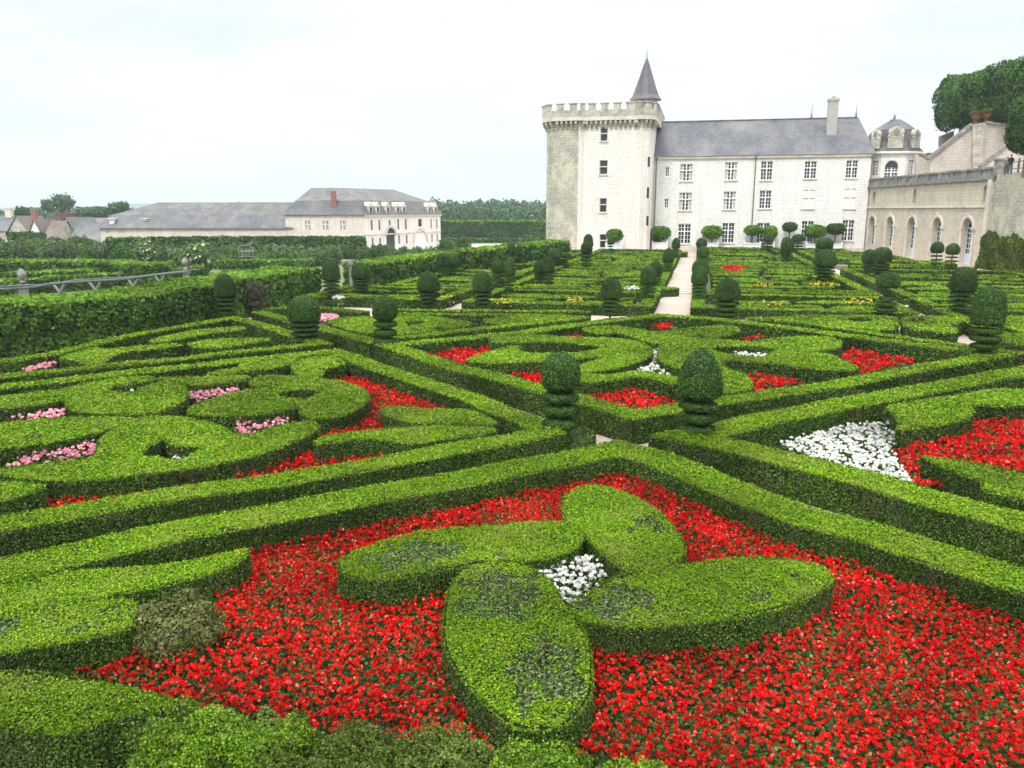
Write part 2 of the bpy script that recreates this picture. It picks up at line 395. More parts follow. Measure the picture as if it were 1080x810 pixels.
# ================================================================== NEAR HEDGES
G1 = 'broad box hedges framing the flower beds'
hedge(pstrip([(-200,648),(-100,623),(0,601),(100,579),(200,557),(300,539),(400,520),(480,506),(540,494),(600,483),(652,472),(695,483),(740,502),(800,527),(860,548),(920,562),(980,582),(1080,613),(1250,668)], .84), 'long clipped box hedge bent to a point directly above the big red bed in front')
hedge(pstrip([(-200,586),(-120,572),(0,552),(100,535),(200,518),(300,505),(400,488),(483,472),(545,462),(577,455),(560,443),(528,433),(500,420),(450,404),(400,388),(375,378),(352,371),(310,374),(260,380),(200,386),(100,397),(0,408),(-150,428)], .70), 'clipped box hedge framing the left bed, its point behind the nearest left topiary')
hedge(pstrip([(1300,622),(1200,590),(1080,550),(980,525),(920,506),(850,489),(800,476),(752,465),(722,459.5),(762,452),(800,443),(880,427),(930,418),(980,409),(1030,400),(1080,391),(1200,370)], .86), 'clipped box hedge framing the right bed with the white and red flowers')
cf = [(408,364),(432,371),(478,387),(520,396),(567,409),(610,420),(669,437),(713,430),(757,423),(800,417),(850,410),(900,402),(950,392),(1000,383),(1052,374),(1000,367),(943,360),(880,352),(820,344),(780,339),(740,335),(697,332.5),(660,336),(600,343.5),(554,350),(511,354.5),(455,359.5)]
hedge(strip([at(x, y, HT) for x, y in cf], .70, True), 'closed diamond of clipped box hedge around the middle bed below the gravel path')
hedge(pstrip([(-200,407),(-100,393),(0,381),(50,374),(100,362),(150,351),(200,343),(245,335),(275,342),(305,352),(340,362),(300,366),(250,371),(200,377),(100,387),(0,397),(-150,415)], .55), 'narrow box hedge looping round the far left bed beneath the tall leafy hedge')
hedge(pstrip([(272,329),(312,339),(340,346),(398,361)], .6), 'short straight box hedge between the two dark topiaries left of centre')
hedge(pstrip([(283,326),(312,323.5),(350,325.5),(385,329)], .6), 'low box hedge between two topiaries below the gap in the tall hedge')
hedge(pstrip([(408,358),(424,356),(500,347),(554,341.5),(592,337.5),(612,335),(590,332.5),(500,331.5),(430,331),(400,331)], .55), 'slim box hedge bent sharply behind the ball topiary, left of the path end')
hedge(pstrip([(403,327),(470,327.3),(540,327.8),(600,328.4),(622,329)], .5), 'long straight box hedge between the double line of topiaries left of the path')
hedge(pstrip([(790,335.3),(820,338),(853,341),(920,351),(1000,362),(1060,370),(1120,377),(1200,387)], .55), 'slim box hedge running right from the path end towards the flat domed topiary')
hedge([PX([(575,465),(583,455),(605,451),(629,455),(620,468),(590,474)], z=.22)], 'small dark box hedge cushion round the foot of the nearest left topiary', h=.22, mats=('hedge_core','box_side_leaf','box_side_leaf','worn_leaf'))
# -- front bed
A2W = [[at(x,y,HT) for x,y in p] for p in (
  [(540,694),(560,676),(590,672),(613,690),(616,725),(607,745),(585,754),(560,748),(544,735),(532,712)],
  [(487,632),(500,608),(530,600),(562,606),(578,628),(560,648),(520,655),(495,650)])]
hedge([PX([(480,612),(492,601),(515,595),(547,594),(568,603),(584,618),(592,636),(605,650),(616,668),(622,691),(622,716),(620,735),(608,752),(592,765),(570,769),(540,765),(514,743),(501,728),(477,697),(470,675),(470,650),(474,625)])], 'rounded box hedge leaf with a large bare grey patch, nearest of the four clover leaves', worn=A2W, lump=1.5)
hedge([PX([(357,597),(362,588),(375,580),(400,573),(440,563),(480,557),(530,552),(575,550),(603,551),(612,557),(614,567),(605,579),(585,586),(560,590),(520,592),(485,597),(450,604),(420,609),(390,611),(366,607)])], 'clover leaf hedge pointing left, its middle thin and dull', worn=[[at(x,y,HT) for x,y in [(385,592),(410,577),(470,572),(500,580),(480,592),(440,598),(405,600)]]], lump=1.5)
hedge([PX([(600,640),(622,625),(640,613),(667,603),(705,599),(755,591),(794,587),(828,589),(858,594),(874,601),(878,610),(866,621),(836,636),(800,646),(755,653),(711,659),(669,660),(636,657),(608,652)])], 'widest clover leaf of box hedge, pointing right, with small brown specks', worn=[[at(x,y,HT) for x,y in p] for p in ([(612,640),(640,618),(670,612),(692,640),(660,652),(630,650)], [(714,643),(722,638),(728,643),(720,648)], [(790,630),(808,622),(814,632),(800,637)], [(834,608),(843,606),(845,611),(837,613)])], lump=1.5)
hedge([PX([(594,533),(599,521),(610,514),(623,511),(643,514),(664,521),(690,535),(706,551),(719,570),(722,583),(716,592),(700,599),(678,604),(662,602),(645,590),(630,578),(621,565),(612,559),(600,550),(595,543)])], 'heart shaped box hedge clover leaf pointing away, a bluish tuft on its right edge', worn=[[at(x,y,HT) for x,y in [(672,545),(690,540),(702,553),(695,563),(678,560)]]])
hedge([PX([(-120,648),(-60,632),(0,617),(40,608),(71,602),(148,599),(198,593),(240,583),(262,578),(260,584),(250,593),(235,600),(185,615),(123,626),(74,634),(20,644),(-60,662),(-120,678)],sm=1)], 'slender wedge of box hedge tapering to a point left of the red bed')
hedge([PX([(-120,684),(-60,664),(20,646),(74,636),(110,633),(140,634),(146,642),(142,655),(128,664),(95,672),(46,680),(0,687),(-60,698),(-120,710)],sm=1)], 'low box hedge lobe with dark bare spots beside the round brownish shrub', worn=[[at(x,y,HT) for x,y in [(70,660),(90,652),(108,656),(95,665),(75,666)]], [at(x,y,HT) for x,y in [(-20,650),(5,640),(14,650),(6,664),(-20,668)]]], lump=1.6)
hedge([PX([(-120,722),(-60,714),(0,709),(31,708),(77,716),(123,724),(160,732),(182,739),(186,745),(160,748),(118,752),(95,765),(65,773),(30,768),(0,762),(-60,756),(-120,752)],sm=1)], 'broad box hedge in the bottom left corner', lump=1.4)

# -- loose shrubs and rounded crowns
def blob_pts(n, c, r, flat=0.0):
    d = unit(RNG.normal(0, 1, (n, 3))); d[:, 2] = np.where(d[:, 2] < flat, np.abs(d[:, 2]), d[:, 2]); return d
def crown(mb, c, r, size, cover=1.6, lob=.12, mat=0, squash=None, sq=1.0, spread=.7, inner=.25, bottom=-1.0, kk=3.0):
    r = np.array(r, float); area = 4*math.pi*((r[0]*r[1])**1.6+(r[0]*r[2])**1.6+(r[1]*r[2])**1.6)**(1/1.6)/3**(1/1.6)
    n = int(area*cover/(.8*size*size)); d = unit(RNG.normal(0, 1, (n, 3))); d = d[d[:, 2] > bottom]
    if sq != 1.0: d = np.sign(d)*np.abs(d)**sq
    ph = RNG.uniform(0, 6, 6)
    f = 1+lob*(np.sin(d[:,0]*kk*2+ph[0])*np.sin(d[:,1]*kk*2.3+ph[1])+.6*np.sin(d[:,2]*kk*3.1+ph[2]+d[:,0]*kk*2)+.5*np.sin(d[:,1]*kk*4.7+ph[3]+d[:,2]*3))
    f *= 1-inner*RNG.random(len(d))**3+RNG.exponential(.018, len(d))
    P = np.array(c)+d*r*f[:, None]
    mb.quads(leaves(P, unit(d/r), np.full(len(P), size), spread), mat)
def ellipsoid(mb, c, r, m=0, k=14, rows=8, zmin=-1.0):
    prof = []
    for i in range(rows+1):
        a = -math.pi/2+math.pi*i/rows; z = math.sin(a)
        if z < zmin: z = zmin
        prof.append((max(math.cos(a), .02), z))
    V = []; Fc = []
    for q, z in prof:
        for j in range(k): V.append((c[0]+r[0]*q*math.cos(2*math.pi*j/k), c[1]+r[1]*q*math.sin(2*math.pi*j/k), c[2]+r[2]*z))
    for i in range(rows):
        for j in range(k): Fc.append((i*k+j, i*k+(j+1)%k, (i+1)*k+(j+1)%k, (i+1)*k+j))
    mb.add(V, Fc, m)
def shrub(px, pyc, rpx, h, mat, label, name='shrub', cat='shrub', group=None, z0=0.0, lob=.12, size=None, ry=None, lobes=7):
    """a mounded shrub: centre at px,pyc on its mid height"""
    x, y = at(px, pyc, z0+h*.5); d = math.hypot(x, y); r = rpx*d/F; ry = ry or r
    s = size or float(lsize(d, .0024)); mb = MB()
    ellipsoid(mb, (x, y, z0+h*.36), (r*.76, ry*.76, h*.40), 0)
    crown(mb, (x, y, z0+h*.45), (r, ry, h*.55), s, lob=lob, mat=1, bottom=-.75, cover=1.5)
    for i in range(lobes):
        a = random.uniform(0, 6.28); q = random.uniform(.25, .72)
        crown(mb, (x+r*q*math.cos(a), y+ry*q*math.sin(a), z0+h*random.uniform(.55,.78)), (r*.34, ry*.34, h*.28), s, lob=.2, mat=1, bottom=-.3, cover=1.4)
    o = mb.build(name, ['hedge_core', mat], origin=(x, y, z0)); return setp(o, label, cat, group)
leafmat('brown_leaf', [(0, (.04,.055,.015)), (.5, (.10,.125,.03)), (.9, (.16,.18,.05)), (1, (.26,.19,.11))], .6, (.11,.09,.04), 3, .15)
shrub(183, 666, 46, .72, 'brown_leaf', 'rounded brownish green shrub between the box lobe and the red flowers')
leafmat('olive_leaf', [(0, (.05,.09,.012)), (.5, (.10,.16,.02)), (.9, (.17,.24,.035)), (1, (.25,.19,.11))], .6, (.15,.15,.06), 3, .2)
shrub(203, 800, 62, .78, 'rough_leaf', 'bright green bushy shrub at the bottom, first right of the corner hedge', lob=.2)
shrub(292, 806, 52, .72, 'rough_leaf', 'bright green bushy shrub at the bottom, between another bright one and a dull one', lob=.2)
shrub(378, 818, 66, .70, 'olive_leaf', 'dull olive bushy shrub at the bottom under the red flowers', lob=.2)
shrub(475, 830, 70, .70, 'olive_leaf', 'olive bushy shrub at the bottom, just left below the bare patched clover leaf', lob=.22)
shrub(570, 845, 74, .72, 'rough_leaf', 'green bushy shrub cut by the lower edge below the bare patched clover leaf', lob=.2)
shrub(662, 862, 70, .62, 'rough_leaf', 'low green bush peeping in at the bottom edge right of the clover', lob=.2)
# -- left bed
GB = None
hedge([PX([(-60,440),(-20,428),(0,424),(40,416),(75,408),(105,401),(140,398),(165,397),(158,402),(140,404),(118,407),(111,411),(122,414),(140,415),(145,412),(160,405),(176,402),(192,405),(198,413),(193,423),(180,430),(160,436),(140,437),(100,436),(78,434),(71,427),(69,421),(45,426),(15,430),(0,431),(-60,446)],sm=1)], 'comma shaped box hedge curled around a few white flowers in the left bed')
hedge([PX([(163,398),(200,397),(240,396),(264,397),(260,401),(235,403),(205,406),(188,403),(175,401)],sm=1)], 'flat pointed box hedge tongue above the pink flowers in the left bed')
hedge([PX([(-60,458),(0,446),(70,439),(120,440),(145,441),(125,450),(95,457),(60,465),(25,470),(-60,482)],sm=1)], 'lens shaped box hedge between the two pink flower strips at left', worn=[[at(x,y,HT) for x,y in [(25,458),(38,455),(48,460),(38,465)]]])
hedge([PX([(-30,500),(0,494),(50,488),(100,483),(104,474),(105,463),(120,453),(145,441),(170,438),(200,441),(225,446),(247,457),(258,460),(275,455),(295,449),(318,445),(333,445),(336,451),(325,458),(300,470),(270,480),(240,487),(200,494),(150,499),(100,506),(55,506),(25,503),(0,500)],sm=1),
       np.asarray(PX([(146,482),(155,471),(165,466),(173,461),(179,466),(190,470),(203,470),(216,471),(205,478),(196,484),(180,486),(163,482)],sm=0))], 'large heart shaped box hedge with a dark hollow and tiny white flowers')
hedge([PX([(198,431),(215,423),(245,414),(275,410),(301,409),(303,412),(288,417),(300,419),(318,421),(323,424),(316,430),(290,434),(260,438),(225,438),(203,437)],sm=1)], 'flat box hedge lobe in the left bed with pink flowers on both its sides')
hedge([PX([(262,402),(275,396),(310,396),(345,399),(370,404),(386,411),(389,420),(380,430),(362,438),(340,442),(322,440),(316,432),(320,424),(330,417),(344,413),(330,410),(303,411),(285,408),(268,407)],sm=1)], 'hook shaped box hedge whose round end meets the red flowers of the left bed')
hedge([PX([(307,386),(315,379),(335,376),(352,376),(366,384),(352,386),(341,390),(340,396),(325,397),(312,394)],sm=1)], 'small rounded box hedge inside the top corner of the left bed')
hedge([PX([(215,395),(235,390),(253,388),(253,381),(300,376),(318,376),(305,384),(290,388),(265,391),(240,395)],sm=1)], 'thin wedge of box hedge running into the top corner of the left bed')
hedge([PX([(-40,427),(0,419),(30,414),(62,410),(25,420),(0,424)],sm=1)], 'sliver of box hedge at the left edge, above the comma shaped hedge')
hedge([PX([(331,466),(345,459),(400,452),(470,449),(525,452),(515,457),(480,461),(437,468),(400,463),(370,463),(345,467),(335,470)],sm=1)], 'long low box hedge spindle beneath the red flowers of the left bed')
hedge([PX([(402,430),(410,427),(440,432),(480,431),(500,433),(526,445),(520,447),(480,446),(445,447),(415,441),(404,436)],sm=1)], 'box hedge wedge ending right of the red flowers, left of the nearest ball topiary')
hedge([PX([(-60,514),(-30,509),(0,508),(30,509),(51,512),(25,521),(0,528),(-60,540)],sm=1)], 'short box hedge stub at the left edge, above the narrow red strip')
# -- far left bed
hedge([PX([(60,377),(80,371),(100,366),(114,369),(150,365),(186,362),(196,364),(170,367),(130,371),(117,376),(108,383),(95,385),(84,383),(78,379)],sm=1)], 'spoon shaped box hedge near the pink flowers in the far left bed')
hedge([PX([(155,359),(200,349),(230,346),(257,344),(258,347),(225,351),(200,355),(180,360),(165,362)],sm=1)], 'slim curved box hedge in the upper half of the far left bed')
hedge([PX([(196,362),(215,359),(245,357),(284,356),(286,359),(256,363),(235,367),(205,367)],sm=1)], 'blunt box hedge tongue in the lower half of the far left bed')
# -- right bed
hedge([PX([(932,430),(954,424),(984,420),(1017,416),(1037,411),(1065,410),(1160,414),(1180,430),(1120,432),(1080,427),(1047,428),(1022,427),(1026,431),(1024,437),(1018,442),(991,448),(963,452),(946,453),(949,444),(943,434)],sm=1)], 'spoon shaped box hedge ending in a round head between white and red flowers')
hedge([PX([(972,481),(1010,485),(1040,490),(1080,499),(1160,515),(1160,545),(1080,527),(1037,517),(1038,508),(1005,496)],sm=0)], 'straight cut box hedge wedge in front of the red flowers at the right edge')
# -- middle bed
GC = 'curled box hedges inside the middle bed'
def ph(pts, label, holes=(), sm=1, w=None): return hedge([PX(pts, sm=sm)]+[PX(q, sm=0) for q in holes], label)
ph([(515,358),(522,353),(545,351),(565,354),(600,357),(640,358),(650,352),(632,347),(612,345),(630,342),(660,345),(693,350),(725,346),(765,343),(779,345),(780,350),(765,354),(748,358),(700,359),(692,362),(683,361),(668,357),(655,362),(620,364),(600,362),(565,361),(558,366),(550,370),(530,369)],
   'wide scrolled box hedge below the path end, linking both halves of the middle bed') if False else None
ph([(614,345),(640,343.5),(665,345.5),(693,350.5),(725,346),(765,343),(778,345),(781,350),(766,354),(750,356),(735,352),(715,358),(700,361),(692,362),(684,361),(670,356),(650,350),(643,352),(628,352),(617,349)],
   'V shaped box hedge with two round shoulders at the top of the middle bed')
ph([(515,359),(522,354),(545,351.5),(575,353.5),(605,356),(640,356),(665,359),(682,363),(688,369),(686,376),(672,382),(655,387),(632,392),(606,394),(606,388),(620,382),(637,377),(625,376),(600,379),(567,381),(518,383),(489,381),(503,374),(526,368),(540,364),(552,366),(545,370),(560,373),(600,373),(626,369),(640,366),(620,364),(595,361),(565,360),(540,362),(524,362)],
   'large curled box hedge filling the left half of the middle bed')
ph([(695,371),(698,363),(712,358),(740,356),(790,361),(815,357),(850,354),(875,355),(887,359),(887,365),(872,369),(850,371),(872,372),(890,380),(907,389),(900,391),(860,389),(820,384),(790,381),(765,379),(758,385),(768,389),(782,393),(792,401),(794,409),(775,414),(757,414),(738,404),(735,392),(715,388),(700,383),(694,377)],
   'large curled box hedge filling the right half of the middle bed', [[(744,367),(765,365),(795,365),(822,368),(812,372),(808,377),(790,376),(765,373)]])
ph([(600,398),(608,394),(640,396),(676,391),(700,395),(722,399),(735,404),(738,408),(712,405),(676,397),(665,398),(640,402),(612,403),(602,402)],
   'low zigzag box hedge just above the red triangle nearest the centre')
# -- triangles behind
ph([(345,337),(375,334),(420,333),(460,334),(501,341),(490,344),(470,347),(440,351),(415,354),(375,350),(352,343)], 'flat box hedge with two dark slits behind the ball topiary left of centre',
   [[(423,340),(435,338),(450,340),(445,342),(430,343)], [(446,348),(462,344),(474,345),(465,348)]])
ph([(505,337),(540,334),(580,333.5),(610,334),(580,337),(545,340),(520,342)], 'thin box hedge sliver behind the middle bed, left of the path')
ph([(800,336),(830,333),(885,332.5),(945,333),(948,343),(938,349),(900,346),(850,340)], 'box hedge leaf with an oval hollow right of the path, behind the middle bed', [[(887,336.5),(905,334.5),(924,336.5),(918,339.5),(900,340)]])
ph([(951,333),(1000,333.5),(1022,335),(1010,341),(1000,342),(1012,349),(1000,352),(985,350),(955,346)], 'box hedge leaf with an oval hollow just left of the flat domed topiary', [[(953,337),(968,335.3),(984,337),(975,339.5),(960,339.5)]])
ph([(1054,336),(1090,334),(1150,336),(1150,352),(1100,352),(1066,348)], 'box hedge lobe at the right edge, upper of two beside the flat domed topiary')
ph([(1054,352),(1090,356),(1150,358),(1150,372),(1100,368),(1060,362)], 'box hedge lobe at the right edge, lower of two beside the flat domed topiary')

# ================================================================== FLOWERS
def soil(name, ring, z=.004):
    return sheet('soil', ring, z, 'soil')
def flowerbed(pts, petal, label, dens=95, fs=.034, z=.0, raw=False, fol=1.0, name='flower_bed', hgt=None, hole=None):
    if hgt is None: hgt = {'pink_petal': .44, 'white_petal': .40}.get(petal, .28)
    R = [np.asarray(p) for p in (pts if raw else [[at(x, y, hgt*.9) for x, y in pts]])]
    if hole: R.append(np.asarray([at(x, y, .35) for x, y in hole]))
    mb = MB(); a = R[0]; lo2, hi2 = a.min(0), a.max(0)
    def samp(d):
        n = int((hi2-lo2).prod()*d); P = RNG.uniform(lo2, hi2, (n, 2)); return P[inside(P, R)]
    dm = np.hypot(*a.mean(0)); s = max(.03, dm*.0026)
    P = samp(fol*1.5/(.8*s*s)); n = len(P)
    mb.quads(leaves(np.column_stack([P, z+RNG.uniform(.04, hgt*.85, n)]), np.tile((0,0,1.), (n,1)), np.full(n, s), .7, .75), 0)
    q = max(1.0, dm/14.0); P = samp(dens/q**1.35); n = len(P); f = fs*q**.75
    zz = z+hgt+.025*np.sin(P[:,0]*5)*np.sin(P[:,1]*4)+RNG.normal(0, .03, n)
    c = np.column_stack([P, zz])
    for k in range(5):
        a_ = RNG.uniform(0, 6.28, n); e = RNG.uniform(.15, .95, n)
        d = np.column_stack([np.cos(a_)*np.cos(e), np.sin(a_)*np.cos(e), np.sin(e)])
        mb.quads(leaves(c+d*f*.55, unit(np.cross(d, RNG.normal(0,1,(n,3)))+d*.5), np.full(n, f), .3, .75), 1)
    o = mb.build(name, ['begonia_leaf', petal]); COUNT[0] += sum(x[1] for x in mb.q)
    return setp(o, label, 'flowers', None, 'stuff')
def bedsoil(pts): sheet('soil', [at(x, y, 0) for x, y in pts], .004, 'soil')
bedsoil([(-150,640),(0,612),(300,552),(652,484),(800,540),(1080,625),(1300,690),(1300,1100),(-400,1100)])
bedsoil([(-150,590),(-150,425),(0,414),(352,374),(572,458),(300,515),(0,560)])
bedsoil([(720,460),(1080,395),(1250,370),(1300,620),(1080,555)])
bedsoil(cf)
bedsoil([(-200,410),(-100,398),(0,386),(245,338),(338,364),(0,400),(-150,420)])
flowerbed([(60,705),(145,688),(215,676),(225,640),(225,600),(258,575),(400,545),(540,512),(652,488),(760,528),(880,575),(1000,610),(1085,650),(1300,720),(1300,1000),(640,1000),(640,800),(520,795),(330,770),(190,740),(120,722)], 'red_petal', 'dense mass of red bedding begonias around the hedge clover', 270, .0265, hole=[(562,600),(590,588),(616,584),(640,592),(650,612),(640,640),(612,655),(584,640)])
flowerbed([(-5,590),(40,585),(258,560),(250,590),(100,606)], 'red_petal', 'thin strip of red begonias seen under the front left hedge', 60, .03)
flowerbed([(566,607),(590,594),(612,588),(634,596),(640,612),(630,632),(612,645),(588,634)], 'white_petal', 'small clump of white flowers at the heart of the hedge clover', 200, .034, hgt=.47)
flowerbed([(822,468),(862,458),(893,449),(925,447),(938,450),(944,462),(941,478),(965,512),(905,497),(860,485)], 'white_petal', 'triangle of white flowers in the right bed', 190, .031, hgt=.34)
flowerbed([(941,478),(1000,450),(1024,440),(1080,436),(1250,436),(1250,560),(1080,520),(965,512)], 'red_petal', 'red flowers at the right edge beside the white triangle', 170, .030)
flowerbed([(352,402),(372,398),(410,406),(480,436),(525,450),(480,468),(400,490),(280,508),(180,525),(30,545),(0,545),(60,520),(150,505),(250,488),(330,462),(372,442),(392,425),(385,412)], 'red_petal', 'curving band of red flowers in the left bed', 170, .030)
flowerbed([(12,443),(30,437),(68,434),(72,440),(45,444)], 'pink_petal', 'pink flower strip beside the comma shaped hedge', 130, .034)
flowerbed([(8,492),(20,482),(60,470),(108,461),(106,484),(60,489),(10,494)], 'pink_petal', 'widest pink flower patch, left of the heart shaped hedge', 130, .034)
flowerbed([(196,424),(198,416),(215,413),(250,411),(262,413),(235,418),(215,423)], 'pink_petal', 'pink flower strip in the middle of the left bed', 130, .034)
flowerbed([(240,447),(262,445),(305,443),(300,449),(268,456),(255,458)], 'pink_petal', 'pink flower patch in the notch of the heart shaped hedge', 130, .034)
flowerbed([(14,392),(30,388),(60,383),(60,388),(30,393)], 'pink_petal', 'small pink flower strip at the left edge under the tall leafy hedge', 130, .034)
flowerbed([(128,414),(134,412),(142,414),(140,419),(130,417)], 'white_petal', 'handful of white flowers inside the comma shaped hedge', 120, .03)
flowerbed([(180,486),(184,481),(198,483),(197,488)], 'white_petal', 'few white flowers in the hollow of the heart shaped hedge', 120, .03, hgt=.42)
flowerbed([(446,372),(480,365),(518,362),(515,372),(487,386)], 'red_petal', 'red triangle at the left corner of the middle bed', 130, .034)
flowerbed([(534,394),(575,390),(590,396),(570,406)], 'red_petal', 'small red wedge just left of the nearest ball topiary', 130, .034)
flowerbed([(612,416),(668,411),(716,425),(690,434),(668,436)], 'red_petal', 'red triangle between the two nearest topiaries', 130, .034)
flowerbed([(776,399),(800,396),(850,402),(800,416)], 'red_petal', 'small red wedge just right of the pointed topiary', 130, .034)
flowerbed([(886,376),(900,370),(966,381),(910,394),(900,386)], 'red_petal', 'red triangle at the right corner of the middle bed', 130, .034)
flowerbed([(586,355),(600,352),(614,354),(612,361),(596,359)], 'red_petal', 'red sliver in the upper left of the middle bed', 130, .034)
flowerbed([(686,345),(700,341),(714,345),(700,348)], 'red_petal', 'tiny red diamond at the top of the middle bed', 130, .034)
flowerbed([(778,358),(800,354),(806,356),(790,360)], 'red_petal', 'red sliver in the upper right of the middle bed', 130, .034)
flowerbed([(638,394),(660,389),(686,378),(688,362),(693,362),(694,384),(714,393),(712,397),(690,394),(660,396)], 'white_petal', 'thin white line of flowers down the centre of the middle bed', 140, .034)
flowerbed([(766,371),(790,374),(812,375),(808,379),(780,377)], 'white_petal', 'short white line of flowers in the right curl of the middle bed', 140, .034)

# ================================================================== FAR BEDS
def motif(u0, u1, v0, v1, kind, wk=1.0):
    """ornament strips (in garden axes) for one compartment, returns rings lists"""
    cu, cv, du, dv = (u0+u1)/2, (v0+v1)/2, (u1-u0)/2, (v1-v0)/2; out = []
    def E(fu, fv): return W(cu+fu*du, cv+fv*dv)
    def arc(cx, cy, rx, ry, a0, a1, n=12): return [E(cx+rx*math.cos(math.radians(a0+(a1-a0)*i/n)), cy+ry*math.sin(math.radians(a0+(a1-a0)*i/n))) for i in range(n+1)]
    w = random.uniform(.70, .95)*wk
    if kind == 0:
        out.append(strip(arc(0, -.9, .85, 1.6, 15, 165), w)); out.append(strip(arc(0, -.9, .45, .85, 0, 180), w)); out.append(strip([E(-.9,.85), E(-.3,.88), E(.3,.88), E(.9,.85)], w*.8))
    elif kind == 1:
        out.append(strip(arc(-.35, 0, .5, .7, 40, 330), w)); out.append(strip(arc(.45, 0, .45, .7, -140, 150), w)); out.append(strip([E(-.9,-.9), E(0,-.85), E(.9,-.9)], w*.8))
    elif kind == 2:
        for k in (-.8, -.27, .27, .8): out.append(strip([E(-.88,k-.12), E(-.3,k+.14), E(.3,k-.14), E(.88,k+.12)], w*.9))
    elif kind == 3:
        out.append(strip([E(-.9,-.85), E(0,.8), E(.9,-.85)], w)); out.append(strip([E(-.5,-.85), E(0,.05), E(.5,-.85)], w)); out.append(strip([E(-.9,.0), E(-.5,.85)], w)); out.append(strip([E(.9,.0), E(.5,.85)], w))
    elif kind == 4:
        out.append(strip(arc(0, 0, .62, .62, 0, 340, 18), w)); out.append(strip([E(-.9,-.9), E(-.75,0), E(-.9,.9)], w*.7)); out.append(strip([E(.9,-.9), E(.75,0), E(.9,.9)], w*.7))
    elif kind == 5:
        out.append(strip([E(-.9,-.75), E(.9,-.75)], w)); out.append(strip(arc(-.4, .35, .42, .5, -90, 150), w)); out.append(strip(arc(.5, .1, .38, .55, 90, 330), w))
    else:
        for k in range(3): out.append(strip([E(-.9,-.9+.62*k), E(-.1,-.5+.62*k), E(.9,-.9+.62*k)], w))
    return out
FAR = []
def farbed(u0, u1, v0, v1, nu, nv, desc, wk=1.0):
    sheet('soil', uvrect(u0, u1, v0, v1), .004, 'soil')
    i = .35
    fr = strip([W(u0+i, v0+i), W(u1-i, v0+i), W(u1-i, v1-i), W(u0+i, v1-i)], .65, True)
    hedge(fr, 'thin box hedge rim of the pattern %s' % desc, k=.0014, lo=.03, h=.56)
    v = v0+1.25
    while v < v1-1.0:
        m_ = W((u0+u1)/2, v); d = math.hypot(*m_); pitch = 2.25+max(0, d-43)*.046; w = pitch*.58
        if v+w > v1-.9: break
        cuts = [u0+1.0]
        while cuts[-1] < u1-4.5: cuts.append(cuts[-1]+random.uniform(2.6, 6.5))
        cuts.append(u1-1.0)
        for a, b in zip(cuts[:-1], cuts[1:]):
            if b-a < 1.2: continue
            kind = random.choice('SSSALRO'); n = 12; up = []; dn = []; amp = random.uniform(-.35, .35)*pitch; sl = random.uniform(-.25, .25)*pitch
            if kind == 'O' and b-a > 2.4 and d < 90:
                cu, cv = (a+b)/2, v+w/2; ru, rv = (b-a)/2-.25, w*.62
                o_ = [W(cu+ru*math.cos(q*.3927), cv+rv*math.sin(q*.3927)) for q in range(16)]; i_ = [W(cu+ru*.5*math.cos(q*.3927), cv+rv*.38*math.sin(q*.3927)) for q in range(16)]
                FAR.append((d, [o_, i_], desc)); continue
            for q in range(n+1):
                t = q/n; u = a+.25+(b-a-.5)*t; c_ = v+w/2+amp*math.sin(t*math.pi)*(1 if kind != 'A' else -1.2)+sl*(t-.5)
                hw = w/2*(1 if kind == 'A' else max(.16, math.sin(math.pi*min(max(t, .02), .98)))**.45 if kind == 'S' else (.25+.75*t if kind == 'L' else 1-.75*t))
                up.append(W(u, c_+hw)); dn.append(W(u, c_-hw))
            FAR.append((d, [dn+up[::-1]], desc))
        v += pitch
farbed(-11.4, -.95, -.4, 7.4, 2, 1, 'left of the path, first row', .85)
farbed(-11.4, -.95, 8.6, 31.8, 2, 3, 'left of the path, second row', 1.2)
farbed(-11.4, -.95, 33.8, 63, 2, 3, 'left of the path, last row before tower', 1.5)
farbed(1.05, 12.0, -.4, 7.4, 2, 1, 'right of the path, first row', .85)
farbed(1.05, 12.0, 8.6, 31.8, 2, 3, 'right of the path, second row', 1.2)
farbed(1.05, 12.0, 33.8, 71.6, 2, 4, 'right of the path, last row before castle', 1.5)
farbed(-21.7, -12.7, .1, 7.4, 1, 2, 'beside the gap in the tall hedge', .9)
farbed(-19.4, -12.5, 8.6, 31.8, 1, 4, 'along the middle of the tall hedge', 1.2)
farbed(-16.6, -12.3, 33.8, 60, 1, 4, 'along the far end of the tall hedge', 1.2)
farbed(13.3, 27.0, 3.4, 7.4, 2, 1, 'before the creeper, right of the side path', .75)
farbed(13.3, 26.6, 8.6, 31.8, 2, 3, 'between the side path and the creeper', 1.25)
farbed(13.3, 22.6, 46.5, 62, 1, 2, 'in front of the arched doors', 1.4)
farbed(13.2, 27.5, -7.5, 2.2, 2, 1, 'at the right edge beyond the flat topiary', 1.0)
farbed(13.2, 19.5, 63.4, 71, 1, 1, 'in the corner below the arcade', 1.2)
FAR.sort(key=lambda t: t[0])
for d_, r_, desc_ in FAR[:215]: hedge(r_, 'box hedge scroll %s' % desc_, 'low box hedge scrolls %s' % desc_, k=.0014, lo=.03, h=.52)
mbr = MB()
for d_, r_, desc_ in FAR[215:]:
    core(mbr, r_, 0, .44)
    for i_, q_ in enumerate(r_): mbr._hole = i_ > 0; wall_leaves(mbr, [q_], .01, .53, 2, 1, k=.0014)
    fill_leaves(mbr, r_, .52, 1, k=.0014)
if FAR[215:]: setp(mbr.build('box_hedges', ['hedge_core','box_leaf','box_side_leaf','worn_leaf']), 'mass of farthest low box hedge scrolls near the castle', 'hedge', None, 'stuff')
print('FAR', len(FAR))
